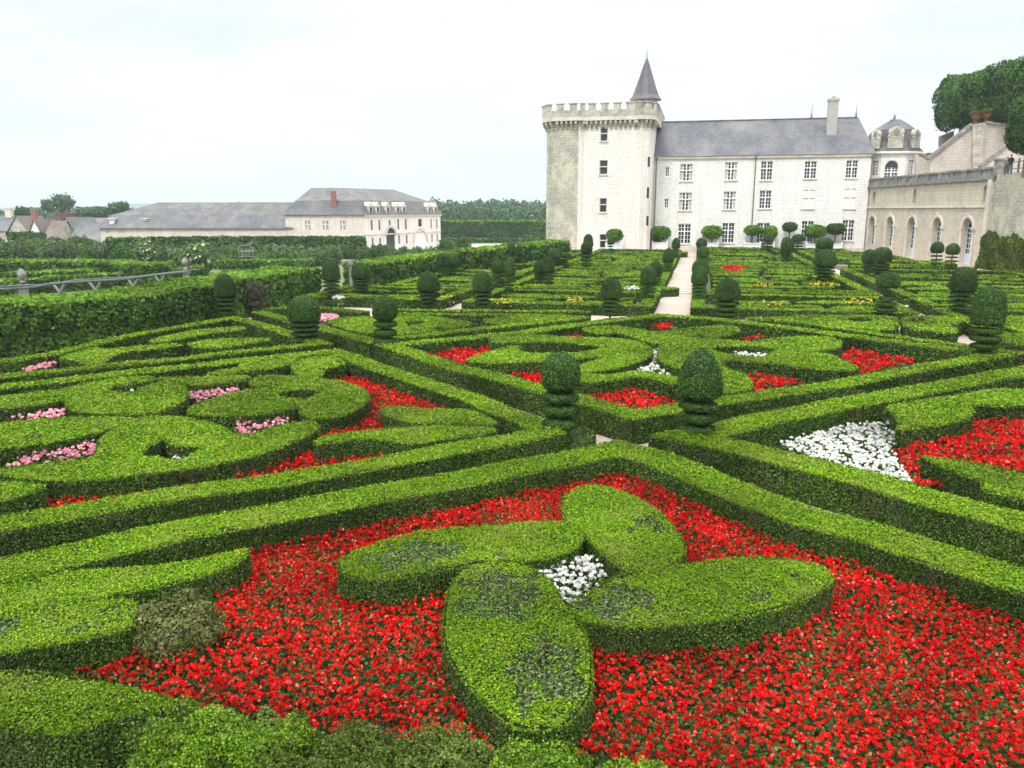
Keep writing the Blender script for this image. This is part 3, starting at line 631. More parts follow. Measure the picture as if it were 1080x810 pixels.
# shaped box ring near the arcaded wall
sheet('soil', uvrect(14.2, 25.2, 33.5, 45.5), .004, 'soil')
def uvell(cu, cv, ru, rv, n=28): return [W(cu+ru*math.cos(2*math.pi*i/n)*(1+.18*math.cos(2*math.pi*i/n)), cv+rv*math.sin(2*math.pi*i/n)) for i in range(n)]
hedge([uvell(19.2, 40, 4.6, 4.6), uvell(19.0, 40, 2.2, 2.6)], 'rounded box hedge ring with a few red flowers inside, near the arcaded wall')
hedge(strip([W(14.5,34.2), W(24.6,34.2)], .8), 'straight box hedge bar in front of the rounded hedge ring')
flowerbed([uvell(19, 39.6, 1.6, 1.6)], 'red_petal', 'few red flowers inside the round box ring by the arcaded wall', 30, .05, raw=True, hgt=.4)
for cx, cy, rx, ry, pet, z, lab in [
  (527,318.5,20,3,'yellow_petal',.5,'yellow flowers left of the path, between two domed topiaries'), (607,317,9,3,'yellow_petal',.5,'yellow flowers immediately left of the domed topiary by the path'),
  (815,321,15,3,'yellow_petal',.5,'yellow flowers behind the wide topiary right of the path'), (905,319,16,3,'yellow_petal',.5,'yellow flowers next to the side path at right'),
  (802,301,15,2.2,'yellow_petal',.5,'yellow strip in the second row right of the path'), (866,301,16,2.2,'yellow_petal',.5,'yellow strip in front of the double topiary at right'),
  (626,302.5,5,1.6,'yellow_petal',.5,'small yellow tuft in the beds left of the path'), (472,314,7,1.8,'yellow_petal',.5,'small yellow tuft right of the left hand dome topiary'),
  (665,307,8,1.2,'white_petal',.5,'white flowers beside the pair of topiaries left of the path'), (916,262,1,1,'white_petal',.5,''),
  (773,285,11,2.5,'red_petal',.4,'small red bed in the far garden right of the path'),
  (346,339,11,4,'pink_petal',.35,'pink flowers between two dark topiaries left of centre'), (390,354,5,2,'pink_petal',.35,'few pink flowers at the left of the ball topiary'),
  (357,317,6,1.6,'white_petal',.5,'white flowers in front of the gate in the tall hedge')]:
    if not lab: continue
    ring = [at(cx+rx*math.cos(a*.5236), cy+ry*math.sin(a*.5236), z) for a in range(12)]
    flowerbed([ring], pet, lab, 32 if pet == 'yellow_petal' else 120, .026 if pet == 'yellow_petal' else .034, raw=True, hgt=z+(.06 if pet == 'yellow_petal' else .18))
# central and side paths
def lay(name, ring, z, mat): return sheet(name, ring, z, mat)
lay('gravel_path', [W(-.8,-3), W(.9,-3), W(.9,73), W(-.8,73)], .008, 'gravel')
for i, v in enumerate((12.2, 33.4)):
    mb = MB(); P, Q = W(-.85, v), W(.95, v); mb.slab(P, Q, .4, 0, .10); mb.slab(W(-.85, v+.42), W(.95, v+.42), .4, 0, .18)
    setp(mb.build('stone_step', 'step_stone', origin=(*W(0, v), 0)), ['nearer pale stone step across the gravel path', 'farther pale stone step across the gravel path'][i], 'step')

# ================================================================== TOPIARY
def topiary(kind):
    """unit topiary about 2.1 m tall; the clipped head, its tiers and trunk"""
    root = empty('topiary', (0,0,0), 'x', 'topiary', 'dark clipped yew topiaries along the paths')
    t = MB(); t.tube([(0,0,0),(0,0,1.8)], [.07,.05], 7); t.build('trunk', 'bark', root); SH = .58
    def disc(z0, z1, r, name, up=.58):
        z0 += up; z1 += up
        mb = MB(); zc = (z0+z1)/2; h = (z1-z0)/2
        prof = [(r*.25, z0), (r*.82, z0+h*.25), (r*.93, zc), (r*.82, z1-h*.25), (r*.25, z1)]
        mb.lathe((0,0,0), prof, 18, 0)
        s = .04; n = int((2*math.pi*r*(z1-z0)+2*math.pi*r*r*.8)*1.5/(.8*s*s))
        a = RNG.uniform(0, 6.283, n); q = RNG.uniform(0, math.pi, n)
        rr = r*np.abs(np.sin(q))**.35; zz = zc+h*np.cos(q)*1.0
        lb = 1+.05*np.sin(a*5+z0*9)
        P = np.column_stack([rr*lb*np.cos(a), rr*lb*np.sin(a), zz]); Nn = np.column_stack([np.cos(a)*np.sin(q), np.sin(a)*np.sin(q), np.cos(q)])
        mb.quads(leaves(P, Nn, np.full(n, s), .5, .4), 1); mb.build(name, ['yew_core','yew_leaf'], root)
    disc(.06, .46, .42, 'tier', 0)
    def head(prof, name='crown'):
        prof = [(q, z+SH) for q, z in prof]
        mb = MB(); mb.lathe((0,0,0), [(r*.94, z) for r, z in prof], 20, 0)
        z = np.array([p[1] for p in prof]); r = np.array([p[0] for p in prof]); s = .04
        seg = np.hypot(np.diff(z), np.diff(r)); ar = seg*(r[1:]+r[:-1])*math.pi; n = int(ar.sum()*1.7/(.8*s*s))
        i = RNG.choice(len(seg), n, p=ar/ar.sum()); t = RNG.random(n); a = RNG.uniform(0, 6.283, n)
        rr = r[i]+(r[i+1]-r[i])*t; zz = z[i]+(z[i+1]-z[i])*t
        nr = (z[i+1]-z[i])/seg[i]; nz = -(r[i+1]-r[i])/seg[i]
        o = RNG.normal(.01, .012, n)+.014*np.sin(a*4+zz*6)
        P = np.column_stack([(rr+o*nr)*np.cos(a), (rr+o*nr)*np.sin(a), zz+o*nz]); Nn = np.column_stack([nr*np.cos(a), nr*np.sin(a), nz])
        mb.quads(leaves(P, Nn, np.full(n, s), .5, .4), 1); mb.build(name, ['yew_core','yew_leaf'], root)
    if kind == 'ball':
        head([(.05,1.14),(.40,1.14),(.53,1.24),(.56,1.42),(.55,1.62),(.49,1.84),(.35,2.01),(.17,2.10),(.02,2.13)])
        for z0, z1, r in ((.80,1.05,.54),(.44,.70,.54),(.06,.34,.52)): disc(z0, z1, r, 'tier')
    elif kind == 'dome':
        head([(.05,1.02),(.46,1.02),(.56,1.08),(.575,1.3),(.54,1.6),(.45,1.86),(.30,2.03),(.12,2.11),(.02,2.12)])
        for z0, z1, r in ((.82,.94,.54),(.60,.73,.53),(.38,.51,.51),(.08,.28,.47)): disc(z0, z1, r, 'tier')
    elif kind == 'pointed':
        head([(.05,.95),(.50,.95),(.62,1.02),(.63,1.25),(.57,1.55),(.46,1.8),(.30,1.98),(.14,2.09),(.02,2.13)])
        for z0, z1, r in ((.64,.84,.55),(.34,.56,.55),(.04,.26,.52)): disc(z0, z1, r, 'tier')
    elif kind == 'flat':
        head([(.05,.96),(.52,.96),(.62,1.02),(.64,1.4),(.62,1.7),(.52,1.92),(.32,2.06),(.12,2.12),(.02,2.12)])
        for z0, z1, r in ((.68,.84,.60),(.42,.60,.60),(.18,.35,.52),(.02,.12,.32)): disc(z0, z1, r, 'tier')
    elif kind == 'mushroom':
        head([(.05,1.35),(.45,1.35),(.60,1.48),(.62,1.66),(.52,1.9),(.34,2.05),(.14,2.11),(.02,2.12)])
        for z0, z1, r in ((.95,1.15,.28),(.68,.86,.40),(.40,.58,.50),(.12,.30,.58)): disc(z0, z1, r, 'tier')
    elif kind == 'open':
        head([(.05,1.22),(.45,1.22),(.56,1.38),(.57,1.6),(.47,1.88),(.30,2.04),(.12,2.11),(.02,2.12)])
        for z0, z1, r in ((.90,1.02,.50),(.58,.70,.52),(.26,.38,.48)): disc(z0, z1, r, 'tier')
    return root
TOPS = [
 (590,373,470,'ball','nearest topiary left of centre, dark ball on three thick tiers'), (734,368,458,'pointed','nearest topiary right of centre, pointed dark dome over the right bed corner'),
 (1037,304,373,'flat','large topiary with flat dome at the right edge of the garden'), (1012,282,328,'dome','domed topiary directly behind the large one at the right edge'),
 (934,287,330,'mushroom','mushroom topped topiary standing beside the side path'), (767,293,334,'pointed','wide domed topiary at the right corner of the path end'),
 (737,281,316,'dome','slim topiary on the right edge of the path, second from its near end'), (643,293,334,'dome','domed topiary left of the path end, the front one of its group'),
 (683,281,315,'dome','topiary on the left edge of the path, nearest of that row'), (691,275,303,'dome','topiary half hidden behind the first one on the left edge of the path'),
 (406,312,364,'ball','round headed topiary on thin tiers at the corner of the middle bed'), (323,312,361,'dome','fat round topiary at the corner of the left bed'),
 (510,286,326,'dome','domed topiary between middle bed and far garden, right of a matching pair'), (452,287,325,'dome','domed topiary of the matching pair, the left one beside yellow flowers'),
 (240,289,333,'dome','tall topiary against the leafy hedge above the far left bed'), (350,275,313,'dome','topiary standing left of the gap in the tall leafy hedge'), (381,277,308,'dome','topiary standing right of the gap in the tall leafy hedge'),
 (869,263,296,'dome','big domed topiary in front of its smaller twin near the white tubs'), (868,251,275,'ball','ball topiary rising behind the big domed one near the tubs'),
 (704,262,287,'dome','small topiary left of the path halfway to the castle'), (712,251,272,'dome','small slim topiary left of the far path end'),
 (738,274,300,'dome','topiary right of the path, third from its near end'), (741,260,280,'dome','dark topiary right of the path, near the castle, the front of two'), (739,251,268,'dome','farthest topiary right of the path, close to the castle wall'),
 (928,261,289,'flat','broad topiary near the arcaded wall, right one of an overlapping pair'), (915,263,288,'dome','topiary half hidden at the left of the broad one near the arcaded wall'),
 (830,251,276,'dome','topiary standing alone below the white tubs'), (828,250,271,'dome','topiary peeping out left behind the one below the white tubs'),
 (618,255,281,'ball','topiary in front of the tower, the front one of two'), (620,247,272,'dome','topiary in front of the tower, the rear one of two'),
 (569,275,300,'dome','topiary left of the tower, left one of a close pair'), (579,271,300,'dome','topiary left of the tower, right one of a close pair'),
 (586,262,282,'dome','dark topiary before the leafy hedge near the tower foot'), (594,266,282,'mushroom','low spreading topiary beside the dark one near the tower foot'),
 (526,274,303,'ball','round topiary at the left corner of the far central beds'), (537,271,308,'dome','slim dark topiary beside the round one, left of the far central beds'),
 (467,267,292,'dome','topiary before the tall leafy hedge, left of two touching ones'), (477,267,291,'dome','topiary before the tall leafy hedge, right of two touching ones'),
 (539,256,279,'dome','far topiary at the hedge below the distant wood, left of two'), (547,258,278,'dome','far topiary at the hedge below the distant wood, right of two'),
 (987,255,282,'open','ball topiary on open tiers before the arcaded wall, left of two'), (1003,257,283,'open','ball topiary on open tiers before the arcaded wall, right of two'),
 (809,247,264.5,'ball','small topiary between two white tubs, left one'), (841,247,264,'ball','small topiary between two white tubs, right one'),
 (921,247,262,'ball','small ball topiary at the arcade corner, left of two'), (930,249,263,'ball','small ball topiary at the arcade corner, right of two'), (644,250,268,'open','small tiered topiary below the lollipop tree at the tower')]
HW = {0:20.5,1:23.5,2:16.5,3:13,4:12.5,5:13,6:8.5,7:11,8:9,9:7,10:13.5,11:15.5,12:11,13:11.5,14:11,15:9.5,16:9.5,17:10.5,18:8.5,19:6,20:4.5,21:8,22:6,23:5.5,24:9.5,25:7.5,26:6.5,27:5.5,28:6,29:5,30:6.5,31:6.5,32:7,33:8,34:7,35:6,36:7,37:7,38:5,39:5,40:6.5,41:7,42:5.5,43:6,44:5,45:6,46:3.5}
RK = {'ball':.56,'dome':.575,'pointed':.63,'flat':.64,'mushroom':.62,'open':.57}
PROTO = {}
for i, (px, t, b, kind, lab) in enumerate(TOPS):
    zb = .12 if i == 0 else .60; sc = 1.0
    for _ in range(3):
        x, y = at(px, b, zb*sc if i else zb); ax, f, d = ray(px, t); z = H-y/f*d; sc = z/2.70
    if kind not in PROTO: o = PROTO[kind] = topiary(kind)
    else: o = copy_thing(PROTO[kind], (0,0,0))
    w = HW[i]*y/F/RK[kind]*random.uniform(.96, 1.04)
    if i == 0: z = H-y/f*d; sc = z/2.70
    o.location = (x, y, 0); o.scale = (w, w*random.uniform(.95,1.05), sc); o.rotation_euler = (random.uniform(-.03,.03), random.uniform(-.03,.03), random.uniform(0, 6)); o['label'] = lab
def loose():
    x, y = at(268, 334); root = empty('yew_shrub', (x, y, 0), 'loose purplish yew shrub on a bare stem before the leafy hedge', 'shrub')
    t = MB(); t.tube([(x,y,0),(x+.03,y,.9)], [.08,.06], 7); t.build('trunk', 'bark', root)
    c = MB(); crown(c, (x,y,1.25), (.66,.66,.62), .05, mat=0, lob=.1, inner=.6, cover=2.2); crown(c, (x+.1,y,.75), (.7,.7,.2), .05, cover=1.2, inner=.6); c.build('crown', ['yew_loose_leaf'], root)
loose()

# ================================================================== TALL LEAFY HEDGE (left boundary)
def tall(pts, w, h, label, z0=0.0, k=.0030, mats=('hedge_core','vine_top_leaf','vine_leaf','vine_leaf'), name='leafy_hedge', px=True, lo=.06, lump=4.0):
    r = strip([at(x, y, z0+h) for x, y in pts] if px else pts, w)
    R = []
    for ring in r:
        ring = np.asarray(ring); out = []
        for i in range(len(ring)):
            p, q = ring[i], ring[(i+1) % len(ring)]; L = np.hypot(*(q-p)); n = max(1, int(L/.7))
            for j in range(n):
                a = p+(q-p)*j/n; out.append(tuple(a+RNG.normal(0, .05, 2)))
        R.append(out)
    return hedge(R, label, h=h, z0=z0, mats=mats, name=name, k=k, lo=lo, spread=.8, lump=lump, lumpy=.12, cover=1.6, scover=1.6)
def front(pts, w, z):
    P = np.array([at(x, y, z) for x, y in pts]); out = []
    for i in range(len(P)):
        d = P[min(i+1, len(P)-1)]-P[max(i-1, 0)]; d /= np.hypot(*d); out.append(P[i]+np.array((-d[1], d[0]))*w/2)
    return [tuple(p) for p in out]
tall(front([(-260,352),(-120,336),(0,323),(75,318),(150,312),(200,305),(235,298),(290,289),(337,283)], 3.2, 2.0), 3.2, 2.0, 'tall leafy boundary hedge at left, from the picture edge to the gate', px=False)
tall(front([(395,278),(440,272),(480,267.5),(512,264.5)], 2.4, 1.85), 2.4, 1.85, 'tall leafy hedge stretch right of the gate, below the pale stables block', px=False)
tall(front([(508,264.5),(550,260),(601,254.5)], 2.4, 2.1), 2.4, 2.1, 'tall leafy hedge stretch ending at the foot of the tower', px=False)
# timber posts of the arbour standing in and behind the hedge
def post(px, py0, h, label, z0=0.0):
    x, y = at(px, py0, z0); mb = MB(); mb.box((x,y,z0), (.22,.22,h*.9), .2, taper=.85); mb.box((x,y,z0+h*.9), (.34,.34,h*.1), .2)
    setp(mb.build('wooden_post', 'grey_wood', origin=(x,y,z0)), label, 'post', 'grey wooden arbour posts')
post(158, 348, 1.2, 'grey wooden post showing through the tall hedge above the far left bed')
post(371, 311, 2.2, 'grey wooden post between the two topiaries at the hedge gap')
def finial(px, py, s, label):
    x, y = at(px, py, 0); mb = MB()
    mb.box((x,y,0), (.5*s,.5*s,1.9)); mb.box((x,y,1.9), (.7*s,.7*s,.15)); mb.lathe((x,y,2.05), [(.1*s,0),(.22*s,.1),(.12*s,.2),(.3*s,.38),(.33*s,.5),(.22*s,.66),(.06*s,.74)], 12)
    setp(mb.build('stone_pillar', 'lichen_stone', origin=(x,y,0)), label, 'pillar')
finial(30, 345, .62, 'stone pillar with carved finial behind the tall hedge at the left edge')
finial(199, 322, .62, 'stone pillar with carved finial behind the tall hedge, right end of the arbour rail')
def arbour():
    pts = [(-60,308),(0,305),(35,303),(55,299),(130,294.5),(165,290),(197,286.5)]
    P = [(*at(x, y, 2.45), 2.45) for x, y in pts]
    root = empty('arbour_frame', P[0], 'low steel and timber arbour frame behind the tall hedge at left', 'arbour')
    mb = MB(); mb.tube(P, .05, 6); mb.tube([(p[0]+.05,p[1]+1.6,p[2]) for p in P], .04, 6); mb.build('rail', 'steel', root)
    for x, y in [(62,299),(100,297),(140,293.5),(168,290)]:
        q = at(x, y-1, 2.40); m = MB(); m.tube([(q[0],q[1],.3),(q[0],q[1],1.95)], .08, 6)
        for s in (-1, 1): m.tube([(q[0],q[1],1.95),(q[0]+s*.3,q[1],2.40)], .06, 6)
        m.build('post', 'grey_wood', root)
arbour()

# ================================================================== KITCHEN GARDEN BELOW
Zk = -2.0
def low(pts, w, h, label, z0=Zk, mats=('hedge_core','vine_top_leaf','vine_leaf','vine_leaf')):
    tall(pts, w, h, label, z0, .0026, mats, 'trellis_hedge')
low([(-150,296),(-40,291),(40,287),(130,283),(178,281)], 1.6, 1.6, 'bright green trellis row in the lower garden just behind the arbour rail')
low([(-150,304),(-60,300),(20,295),(100,290),(170,285),(215,281)], 1.3, 1.35, 'bright green trellis row in the lower garden nearest behind the boundary hedge')
low([(180,276),(230,273),(275,271.5)], 1.5, 1.1, 'bright green row in the lower garden right of the large rose bush')
low([(-150,277),(-20,275),(60,275),(120,276),(165,279)], 2.6, 2.3, 'bright green trellis row in the lower garden, second behind the arbour rail')
DK = ('hedge_core','lime_leaf','lime_leaf','lime_leaf')
low([(112,252),(180,251),(240,250.5),(300,250.5),(384,250.5)], 2.0, 3.2, 'long dark clipped vine wall in front of the low slate roofed stables', mats=DK)
low([(10,246),(45,246)], 2.0, 3.0, 'short dark hedge block in front of the white gabled house', mats=DK)
for i, (x0, x1, y) in enumerate([(200,330,262),(210,300,270),(230,330,275),(340,385,266)]):
    low([(x0,y),(x1,y-1)], 1.5, 1.1, ['low box row in the lower garden nearest the vine wall','low box row in the lower garden, short one below the dark vine wall','low box row just behind the tall leafy hedge','low box row at the corner of the stables'][i])
def bush_proto(mat, name='bush', r=(1,1,1), lob=.12):
    o = empty(name, (0,0,0), 'x', 'bush'); t = MB(); t.tube([(0,0,-.9),(0,0,.2)], [.08,.05], 6); t.build('trunk', 'bark', o)
    c = MB(); ellipsoid(c, (0,0,0), (r[0]*.75,r[1]*.75,r[2]*.75), 0, 10, 6); crown(c, (0,0,0), r, .16, lob=lob, mat=1, inner=.35, cover=1.5); c.build('crown', ['hedge_core', mat], o)
    return o
bp = [bush_proto('shrub_leaf', lob=.16), bush_proto('vine_leaf', lob=.14), bush_proto('yew_leaf', lob=.05)]
leafmat('rose_leaf', [(0, (.05,.10,.02)), (.84, (.12,.2,.04)), (.90, (.6,.6,.45)), (1, (.8,.78,.65))], .3, (.1,.17,.03), 1, .2)
bp.append(bush_proto('rose_leaf', lob=.2))
used = set()
BUSH = []
for i in range(52): BUSH.append((-4+i*3.1+random.uniform(-2,2), 259+random.uniform(-4,9), random.uniform(1.0,1.5), random.choice([0,0,1]), 'round green bush in the row behind the bright trellis rows'))
for i in range(66): BUSH.append((165+i*3.3+random.uniform(-3,3), 262+random.uniform(-3,9), random.uniform(.9,1.5), random.choice([0,0,0,1]), 'bushy shrub in the lower garden before the vine wall'))
for i in range(12): BUSH.append((385+i*8+random.uniform(-3,3), 268+random.uniform(-3,3), random.uniform(.8,1.3), random.choice([0,1]), 'bushy shrub at the foot of the pale stables block'))
for i in range(26): BUSH.append((210+i*5.4+random.uniform(-3,3), 273.5+random.uniform(-2,2.5), random.uniform(.7,1.1), random.choice([0,1]), 'bushy shrub in the lower garden before the vine wall'))
BUSH += [(206,275,1.9,3,'large rose bush dotted with cream blooms in the lower garden'), (152,266,1.6,3,'rose bush with cream blooms beside the stable corner'),
         (137,278,1.3,2,'dark clipped dome among the bright trellis rows, right one'), (78,283,1.0,2,'dark clipped dome among the bright trellis rows, left one'),
         (471,262,1.6,1,'round bush on the pale ground right of the stables, left of two'), (487,261,1.5,1,'round bush on the pale ground right of the stables, right of two')]
for px, py, r, k, lab in BUSH:
    x, y = at(px, py, Zk+r*.9)
    o = bp[k] if k not in used else copy_thing(bp[k], (0,0,0)); used.add(k)
    o.location = (x, y, Zk+r*.85); o.scale = (r, r, r); o.rotation_euler = (0,0,random.uniform(0,6)); o['label'] = lab
    if lab.startswith(('round green','bushy')): o['group'] = lab.replace('bush in','bushes in').replace('shrub','shrubs')
    elif 'group' in o: del o['group']
lay('pale_yard', [at(300,274,Zk), at(470,276,Zk), at(620,262,Zk), at(600,256,Zk), at(470,258,Zk), at(300,262,Zk)], Zk+.006, 'gravel')
def obelisk(px, py, h, label):
    x, y = at(px, py, Zk); mb = MB(); w = 1.0
    for i in range(5):
        for j in range(2):
            yy = y+(j-.5)*1.2; mb.tube([(x-w+i*w/2, yy, Zk), (x-w+i*w/2, yy, Zk+h)], .04, 5)
    for z in (.5, 1.1, 1.7): mb.box((x, y, Zk+z*h/2), (2.1, 1.3, .05))
    for i in range(8):
        a0, a1 = math.pi*i/8, math.pi*(i+1)/8; mb.tube([(x-w*math.cos(a0), y-.6, Zk+h+.5*math.sin(a0)), (x-w*math.cos(a1), y-.6, Zk+h+.5*math.sin(a1))], .05, 5)
    setp(mb.build('rose_arbour', 'grey_wood', origin=(x,y,Zk)), label, 'arbour')
obelisk(262, 281, 2.4, 'grey lattice rose arbour in the lower garden, left of two'); obelisk(289, 279, 2.4, 'grey lattice rose arbour in the lower garden, right of two')

# ================================================================== BUILDINGS
def wallface(mb, P, D, Nn, outline, holes=(), depth=.3, m=0):
    """upright wall face with real openings. P origin (x,y), D along, Nn outward; coords (s,z)"""
    D = np.array(D); Nn = np.array(Nn); rings = [list(outline)]+[list(h) for h in holes]
    pts = [p for r in rings for p in r]
    tri = tessellate_polygon([[Vector((s, z, 0)) for s, z in r] for r in rings])
    V = [(P[0]+D[0]*s, P[1]+D[1]*s, z) for s, z in pts]; mb.add(V, [tuple(t) for t in tri], m)
    for h in holes:
        n = len(h); a = [(P[0]+D[0]*s, P[1]+D[1]*s, z) for s, z in h]; b = [(x-Nn[0]*depth, y-Nn[1]*depth, z) for x, y, z in a]
        mb.add(a+b, [(i, (i+1) % n, n+(i+1) % n, n+i) for i in range(n)], m)
def rect(s0, s1, z0, z1): return [(s0,z0),(s1,z0),(s1,z1),(s0,z1)]
def arch(s0, s1, z0, zs, n=8):
    c = (s0+s1)/2; r = (s1-s0)/2
    return [(s0,z0),(s1,z0)]+[(c+r*math.cos(math.pi*i/n), zs+r*math.sin(math.pi*i/n)) for i in range(n+1)]
def plane_box(mb, P, D, Nn, s0, s1, z0, z1, n0, n1, m=0):
    D = np.array(D); Nn = np.array(Nn); V = []
    for nn in (n0, n1):
        for s, z in ((s0,z0),(s1,z0),(s1,z1),(s0,z1)):
            V.append((P[0]+D[0]*s+Nn[0]*nn, P[1]+D[1]*s+Nn[1]*nn, z))
    mb.add(V, [(3,2,1,0),(4,5,6,7),(0,1,5,4),(1,2,6,5),(2,3,7,6),(3,0,4,7)], m)
def window(parent, P, D, Nn, s0, s1, z0, z1, style='cross', depth=.28, sill=True, cur=0, label=None, fr='white_paint', arched=False):
    g = MB(); r = (s1-s0)/2
    plane_box(g, P, D, Nn, s0-.05, s1+.05, z0-.05, (z1+(r if arched else 0))+.05, -depth-.06, -depth)
    if cur:
        for a, b in ((s0+.1, s0+(s1-s0)*.3), (s1-(s1-s0)*.3, s1-.1)): plane_box(g, P, D, Nn, a, b, z0+.1, z1-.1, -depth+.002, -depth+.02, 1)
    w = g.build('window', ['glass','curtain'], parent)
    if label: w['label'] = label
    f = MB(); d0, d1 = -depth+.03, -depth+.10; wd = s1-s0; ht = z1-z0
    def bar(a, b, c, d, e=0): plane_box(f, P, D, Nn, a, b, c, d, d0, d1+e)
    zt = z1+(r if arched else 0)
    bar(s0, s0+.07, z0, z1); bar(s1-.07, s1, z0, z1); bar(s0+.07, s1-.07, z0, z0+.08)
    if not arched: bar(s0+.07, s1-.07, z1-.08, z1)
    if style == 'cross':
        c = (s0+s1)/2; zz = z0+ht*.62
        bar(c-.08, c+.08, z0+.08, z1-.08, .12); bar(s0+.07, c-.08, zz-.07, zz+.07, .12); bar(c+.08, s1-.07, zz-.07, zz+.07, .12)
        for a, b in ((s0+.07, c-.08), (c+.08, s1-.07)):
            m_ = (a+b)/2; bar(m_-.03, m_+.03, z0+.08, zz-.07, -.02); bar(m_-.03, m_+.03, zz+.07, z1-.08, -.02)
            for q in (z0+ht*.22, z0+ht*.42, z0+ht*.81): bar(a, m_-.03, q-.025, q+.025, -.02); bar(m_+.03, b, q-.025, q+.025, -.02)
    elif style == 'blind':
        c = (s0+s1)/2; zz = z0+ht*.6; bar(c-.09, c+.09, z0+.08, z1-.08, .12); bar(s0+.07, c-.09, zz-.09, zz+.09, .12); bar(c+.09, s1-.07, zz-.09, zz+.09, .12)
    elif style == 'split':
        zz = z0+ht*.55; bar(s0+.07, s1-.07, zz-.07, zz+.07, .12)
    elif style == 'door':
        n = 4; c = (s0+s1)/2; bar(c-.06, c+.06, z0+.08, zt-.06)
        for i in range(1, 7): q = z0+(z1-z0)*i/7; bar(s0+.07, c-.06, q-.04, q+.04, -.01); bar(c+.06, s1-.07, q-.04, q+.04, -.01)
        bar(s0+.07, c-.06, z1-.06, z1+.06, .02); bar(c+.06, s1-.07, z1-.06, z1+.06, .02)
        for sx in (s0+(c-s0)*.55, s1-(c-s0)*.55): bar(sx-.03, sx+.03, z0+ht*.3, z1-.06, -.015)
        if True:
            bar(s0+.07, c-.06, z0+.08, z0+ht*.28, -.02); bar(c+.06, s1-.07, z0+.08, z0+ht*.28, -.02)
    else:
        c = (s0+s1)/2; bar(c-.03, c+.03, z0+.08, z1-.08)
        for q in (z0+ht*.33, z0+ht*.66): bar(s0+.07, c-.03, q-.025, q+.025); bar(c+.03, s1-.07, q-.025, q+.025)
    if arched:
        n = 10; c = (s0+s1)/2
        for i in range(n):
            a0, a1 = math.pi*i/n, math.pi*(i+1)/n; V = []
            for nn in (d0, d1):
                for rr, aa in ((r-.08, a0), (r, a0), (r, a1), (r-.08, a1)):
                    V.append((P[0]+D[0]*(c+rr*math.cos(aa))+Nn[0]*nn, P[1]+D[1]*(c+rr*math.cos(aa))+Nn[1]*nn, z1+rr*math.sin(aa)))
            f.add(V, [(3,2,1,0),(4,5,6,7),(0,1,5,4),(1,2,6,5),(2,3,7,6),(3,0,4,7)])
    f.build('frame', fr if style != 'blind' else 'pale_trim', w)
    if sill:
        s = MB(); plane_box(s, P, D, Nn, s0-.12, s1+.12, z0-.14, z0-.01, .002, .14); s.build('sill', 'trim_stone', w)
    return w
du = (math.cos(A0), math.sin(A0)); dvv = (-math.sin(A0), math.cos(A0)); nf = (math.sin(A0), -math.cos(A0))
def pv(px, py, V):
    r = online(px, py, W(0, V), W(10, V)); u, v = UV(r[0], r[1]); return u, r[2]
def roof_prism(mb, u0, u1, v0, v1, ze, zr, hipL=0, hipR=0, over=.35, m=0, vr=None):
    vr = vr if vr is not None else (v0+v1)/2
    a, b, c, d = (*W(u0-over, v0-over), ze), (*W(u1+over, v0-over), ze), (*W(u1+over, v1+over), ze), (*W(u0-over, v1+over), ze)
    e, f = (*W(u0-over+hipL, vr), zr), (*W(u1+over-hipR, vr), zr)
    mb.add([a,b,c,d,e,f], [(0,1,5,4),(1,2,5),(2,3,4,5),(3,0,4),(3,2,1,0)], m)
# ---- castle wing
V0 = 74
wing = empty('castle_wing', (*W(9, V0), 0), 'long white stone castle wing under one steep slate roof', 'building')
WIN = [(717.5,731,173,191,'cross',1,1),(716.5,730,203,222,'cross',1,1),(715.5,729,236,257,'cross',0,1),
       (765,778,171,190,'cross',2,1),(763.5,776.5,202,221,'cross',2,1),(762,775,235,256,'cross',0,1),
       (803,815.5,170,190,'cross',0,1),(801.5,814,201,220,'cross',0,1),(799,812,235,256,'cross',0,1),
       (849,862,170,188.5,'cross',0,1),(847.5,860,200,220,'blind',0,1),(846,858.5,233,255,'cross',0,1),
       (893,905.5,169,188,'cross',0,1),(891.5,903.5,199,220,'blind',0,1),(889,901.5,232,254,'cross',0,1),
       (702,706,176,186,'slim',0,0),(701,705,209.5,219.5,'slim',0,0)]
Pw = W(0, V0); holes = []; wins = []
for x0, x1, y0, y1, st, cur, sl in WIN:
    a, zt = pv(x0, y0, V0); b, _ = pv(x1, y0, V0); _, zb = pv(x0, y1, V0)
    holes.append(rect(a, b, zb, zt)); wins.append((a, b, zb, zt, st, cur, sl))
uL, uR = -5.48, 22.75
mb = MB(); wallface(mb, Pw, du, nf, rect(uL, uR, 0, 12.75), holes)
